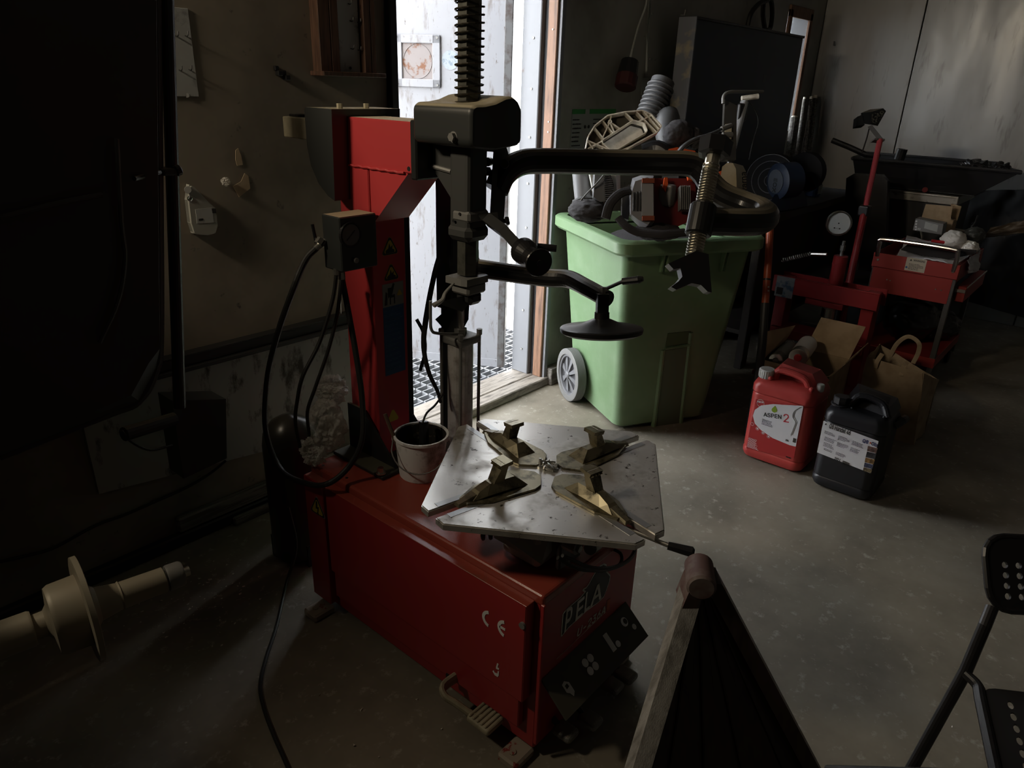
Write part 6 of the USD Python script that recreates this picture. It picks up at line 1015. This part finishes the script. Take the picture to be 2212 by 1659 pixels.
# black padded chair in the dark
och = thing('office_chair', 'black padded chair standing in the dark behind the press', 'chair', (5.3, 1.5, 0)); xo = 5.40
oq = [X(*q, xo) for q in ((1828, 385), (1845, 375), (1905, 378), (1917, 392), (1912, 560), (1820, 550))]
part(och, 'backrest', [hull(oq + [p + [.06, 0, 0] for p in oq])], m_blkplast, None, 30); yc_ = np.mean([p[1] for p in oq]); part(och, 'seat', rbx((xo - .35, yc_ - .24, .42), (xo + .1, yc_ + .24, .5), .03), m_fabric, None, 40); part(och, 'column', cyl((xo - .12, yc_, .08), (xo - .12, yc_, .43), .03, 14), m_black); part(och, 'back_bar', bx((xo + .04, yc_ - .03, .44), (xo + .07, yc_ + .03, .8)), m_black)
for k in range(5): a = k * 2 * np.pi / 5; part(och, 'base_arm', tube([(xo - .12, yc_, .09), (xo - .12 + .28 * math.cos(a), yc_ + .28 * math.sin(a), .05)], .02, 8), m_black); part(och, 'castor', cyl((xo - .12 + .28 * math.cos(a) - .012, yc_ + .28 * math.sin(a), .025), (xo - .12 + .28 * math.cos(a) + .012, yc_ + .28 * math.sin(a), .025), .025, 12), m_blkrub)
# dark sheet and brown hide against the far wall
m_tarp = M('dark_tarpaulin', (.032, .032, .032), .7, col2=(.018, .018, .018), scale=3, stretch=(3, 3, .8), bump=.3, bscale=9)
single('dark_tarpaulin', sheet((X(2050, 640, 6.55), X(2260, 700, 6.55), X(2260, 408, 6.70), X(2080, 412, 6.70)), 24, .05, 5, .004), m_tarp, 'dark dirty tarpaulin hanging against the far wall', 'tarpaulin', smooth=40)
single('brown_sheet', sheet((X(2118, 512, 6.2), X(2230, 502, 6.2), X(2230, 474, 6.25), X(2140, 492, 6.25)), 12, .02, 6, .01), M('brown_hide', (.12, .085, .05), .4), 'brown stiff sheet sticking out behind the trolley', 'sheet', smooth=40)
# ================================================================ foreground
m_weath = M('weathered_grey_wood', (.30, .295, .28), .75, col2=(.14, .135, .125), scale=5, lo=.4, hi=.65, stretch=(8, 8, 1.5), bump=.2); m_dkwood = M('dark_stained_wood', (.05, .03, .022), .5, col2=(.025, .014, .010), scale=6, stretch=(10, 10, 1)); m_redwood = M('reddish_worn_wood', (.12, .07, .065), .6, col2=(.20, .17, .16), scale=12, lo=.55, hi=.7)
tr = thing('trestle', 'dark slatted wooden trestle with a worn grey front edge', 'trestle', (.95, .3, 0))
ap = D(1512, 1262, 1.18); lft = D(1392, 1659, 1.14); rgt = D(1735, 1659, 1.26)
def down(a, b): return b + (b - a) * (b[2] / (a[2] - b[2]))
lf, rf = down(ap, lft), down(ap, rgt)
la_, ra_ = ap + ROT[:, 0] * -.008, ap + ROT[:, 0] * .022
def beam(a, b, w_, dpt, side, into):
    side = np.array(side); into = np.array(into); return hull([p + side * s * w_ + into * t * dpt for p in (a, b) for s in (-.5, .5) for t in (0, 1)])
fwd = ROT[:, 2] * np.array([1, 1, 0]); fwd /= np.linalg.norm(fwd)
part(tr, 'grey_rail', beam(la_ - np.array([0, 0, .03]), lf, .030, .035, ROT[:, 0], fwd), m_weath, 'worn grey front rail'); part(tr, 'dark_rail', beam(ra_, rf, .028, .045, ROT[:, 0], fwd), m_dkwood, 'dark right rail')
cap0, cap1 = ap + fwd * -.012 + ROT[:, 0] * .0, ap + fwd * .055 + ROT[:, 0] * .01
part(tr, 'top_cap', [cyl(cap0 + np.array([0, 0, .0]), cap1, .024, 24, .004), beam(ap - np.array([0, 0, .045]) - ROT[:, 0] * .014 - fwd * .008, ap - ROT[:, 0] * .004 - fwd * .008, .024, .05, ROT[:, 0], fwd)], m_redwood, 'rounded reddish end piece', 40)
mid = lambda a, b, t: a + (b - a) * t
nb = 9
for k in range(nb):
    t0, t1 = k / nb - .006, (k + 1) / nb + .006
    q = [ap + fwd * .012 + [0, 0, -.03]] ; q = [mid(la_, ra_, t0) + [0, 0, -.03], mid(la_, ra_, t1) + [0, 0, -.03], mid(lf, rf, t1), mid(lf, rf, t0)]; off = .014 + .004 * (k % 2)
    part(tr, 'panel_board', hull([p + fwd * off for p in q] + [p + fwd * (off + .014) for p in q]), m_dkwood)
# black folding chair
fc_ = thing('folding_chair', 'black perforated steel folding chair at the right edge', 'folding chair', (1.6, -.15, 0)); m_chair = M('chair_black', (.014, .014, .015), .38)
ch0 = D(2142, 1318, 1.52); axr = np.array([.70, -.71, 0])
def CP(px, py, d): return D(px, py, d)
bk_o = CP(2136, 1318, 1.52); bw_, bh_ = .40, .155; bu = ROT[:, 0] * .985 + np.array([0, 0, -.06]) ; bu /= np.linalg.norm(bu); bv = CP(2150, 1180, 1.55) - CP(2136, 1318, 1.52); bv = bv - bu * (bv @ bu); bv /= np.linalg.norm(bv)
pol = rrect(bw_, bh_, .045, bw_ / 2, bh_ / 2)
for i in range(11):
    for j in range(4): pol = pol.difference(Point(.040 + .030 * i + .003 * j * 0, .030 + .0215 * j * 1.0).buffer(.0068, quad_segs=4))
bkp = part(fc_, 'backrest', prism(pol, .006, bk_o, bu, bv), m_chair, 'perforated steel backrest'); part(bkp, 'back_rim', tube([bk_o + bu * a + bv * b + np.cross(bu, bv) * .003 for a, b in list(rrect(bw_, bh_, .045, bw_ / 2, bh_ / 2).exterior.coords)], .0065, 8), m_chair)
lg = [CP(2143, 1312, 1.52), CP(2128, 1350, 1.51), CP(2086, 1450, 1.53), CP(1975, 1650, 1.60)]; e_ = lg[-1] + (lg[-1] - lg[-2]) * (lg[-1][2] / (lg[-2][2] - lg[-1][2])); e_[2] = .011
part(fc_, 'leg', tube(lg + [e_], .0125, 14, 0), m_chair, 'black tube leg'); part(fc_, 'leg', tube([p + bu * (bw_ - .03) for p in lg + [e_]], .0125, 14), m_chair)
q0 = CP(2086, 1455, 1.525); q1 = CP(2112, 1482, 1.50); q2 = CP(2150, 1659, 1.36)
part(fc_, 'seat_rail', tube([q0, q1, q1 + (q2 - q1) * .2, q2, q2 + (q2 - q1) * .35], [.010, .0115, .012, .012], 12, 4), m_chair)
su_ = CP(2230, 1552, 1.42) - q1; su_ /= np.linalg.norm(su_); sv2 = (q2 - q1) / np.linalg.norm(q2 - q1); sp_ = rrect(.36, .38, .03, .18, .19)
for i in range(12):
    for j in range(12): sp_ = sp_.difference(affinity.scale(Point(.035 + .026 * i + .013 * (j % 2), .05 + .026 * j).buffer(.0075, quad_segs=3), 1.25, .7))
part(fc_, 'seat', prism(sp_, -.004 if 0 else .004, q1 + sv2 * .004, sv2, su_), m_chair, 'perforated steel seat')
part(fc_, 'back_leg', tube([q2 + bu * .0 + [0, 0, -.02], q2 + [.25, .30, 0] + np.array([0, 0, -q2[2] + .011])], .011, 12), m_chair); part(fc_, 'back_leg', tube([q2 + bu * .36 + [0, 0, -.02], q2 + bu * .36 + [.25, .30, 0] + np.array([0, 0, -q2[2] + .011])], .011, 12), m_chair)
# crumbs and chips on the floor
chips = []; r_ = np.random.default_rng(5)
def chip(p, s): return hull(np.array(p) + (r_.random((7, 3)) - [.5, .5, 0]) * np.array([s, s * .7, s * .4]))
for (px, py), s, n in (((480, 1250), 150, 70), ((360, 1330), 160, 50), ((1680, 940), 110, 60), ((1500, 930), 80, 40)):
    for _ in range(n): q = Z(px + r_.normal() * s * .6, py + r_.normal() * s * .22, 0); chips.append(chip([q[0], q[1], 0], .005 + .009 * r_.random())) if (abs(q[0] - 1.34) > .28 or q[1] < .7) and not (q[0] > 2.85 and q[1] > .5) else None
single('floor_crumbs', chips, M('crumb_pale', (.62, .58, .50), .8), 'pale crumbs and grit scattered on the concrete floor', 'crumbs', kind='stuff')
big = [((763, 1612), .016), ((781, 1534), .012), ((900, 1512), .010), ((955, 1576), .010), ((820, 1635), .012), ((1374, 1529), .017), ((1845, 1282), .009), ((2132, 1227), .016), ((690, 1502), .008), ((403, 1605), .010), ((1260, 1470), .008), ((2055, 1570), .010), ((1440, 1250), .010), ((1500, 1210), .008)]
where = ['left of the front foot, the largest there', 'left of the side pedal, nearest the cabinet', 'just left of the side pedal tip', 'below the side pedal', 'lowest left at the picture edge', 'right of the pedals beside the trestle', 'on the bare floor below the black canister', 'right of the bare floor near the folding chair', 'farthest left of the cabinet front', 'at the lower left of the dark floor', 'under the pedal cover', 'beside the folding chair leg', 'right of the pedal cover, upper one', 'below the table lever grip']
for (q, s), wz in zip(big, where):
    p = Z(*q, 0); single('floor_chip', chip([p[0], p[1], 0], s), LOOKS + '/crumb_pale', 'pale chip on the floor ' + wz, 'chip', group='pale chips on the floor')
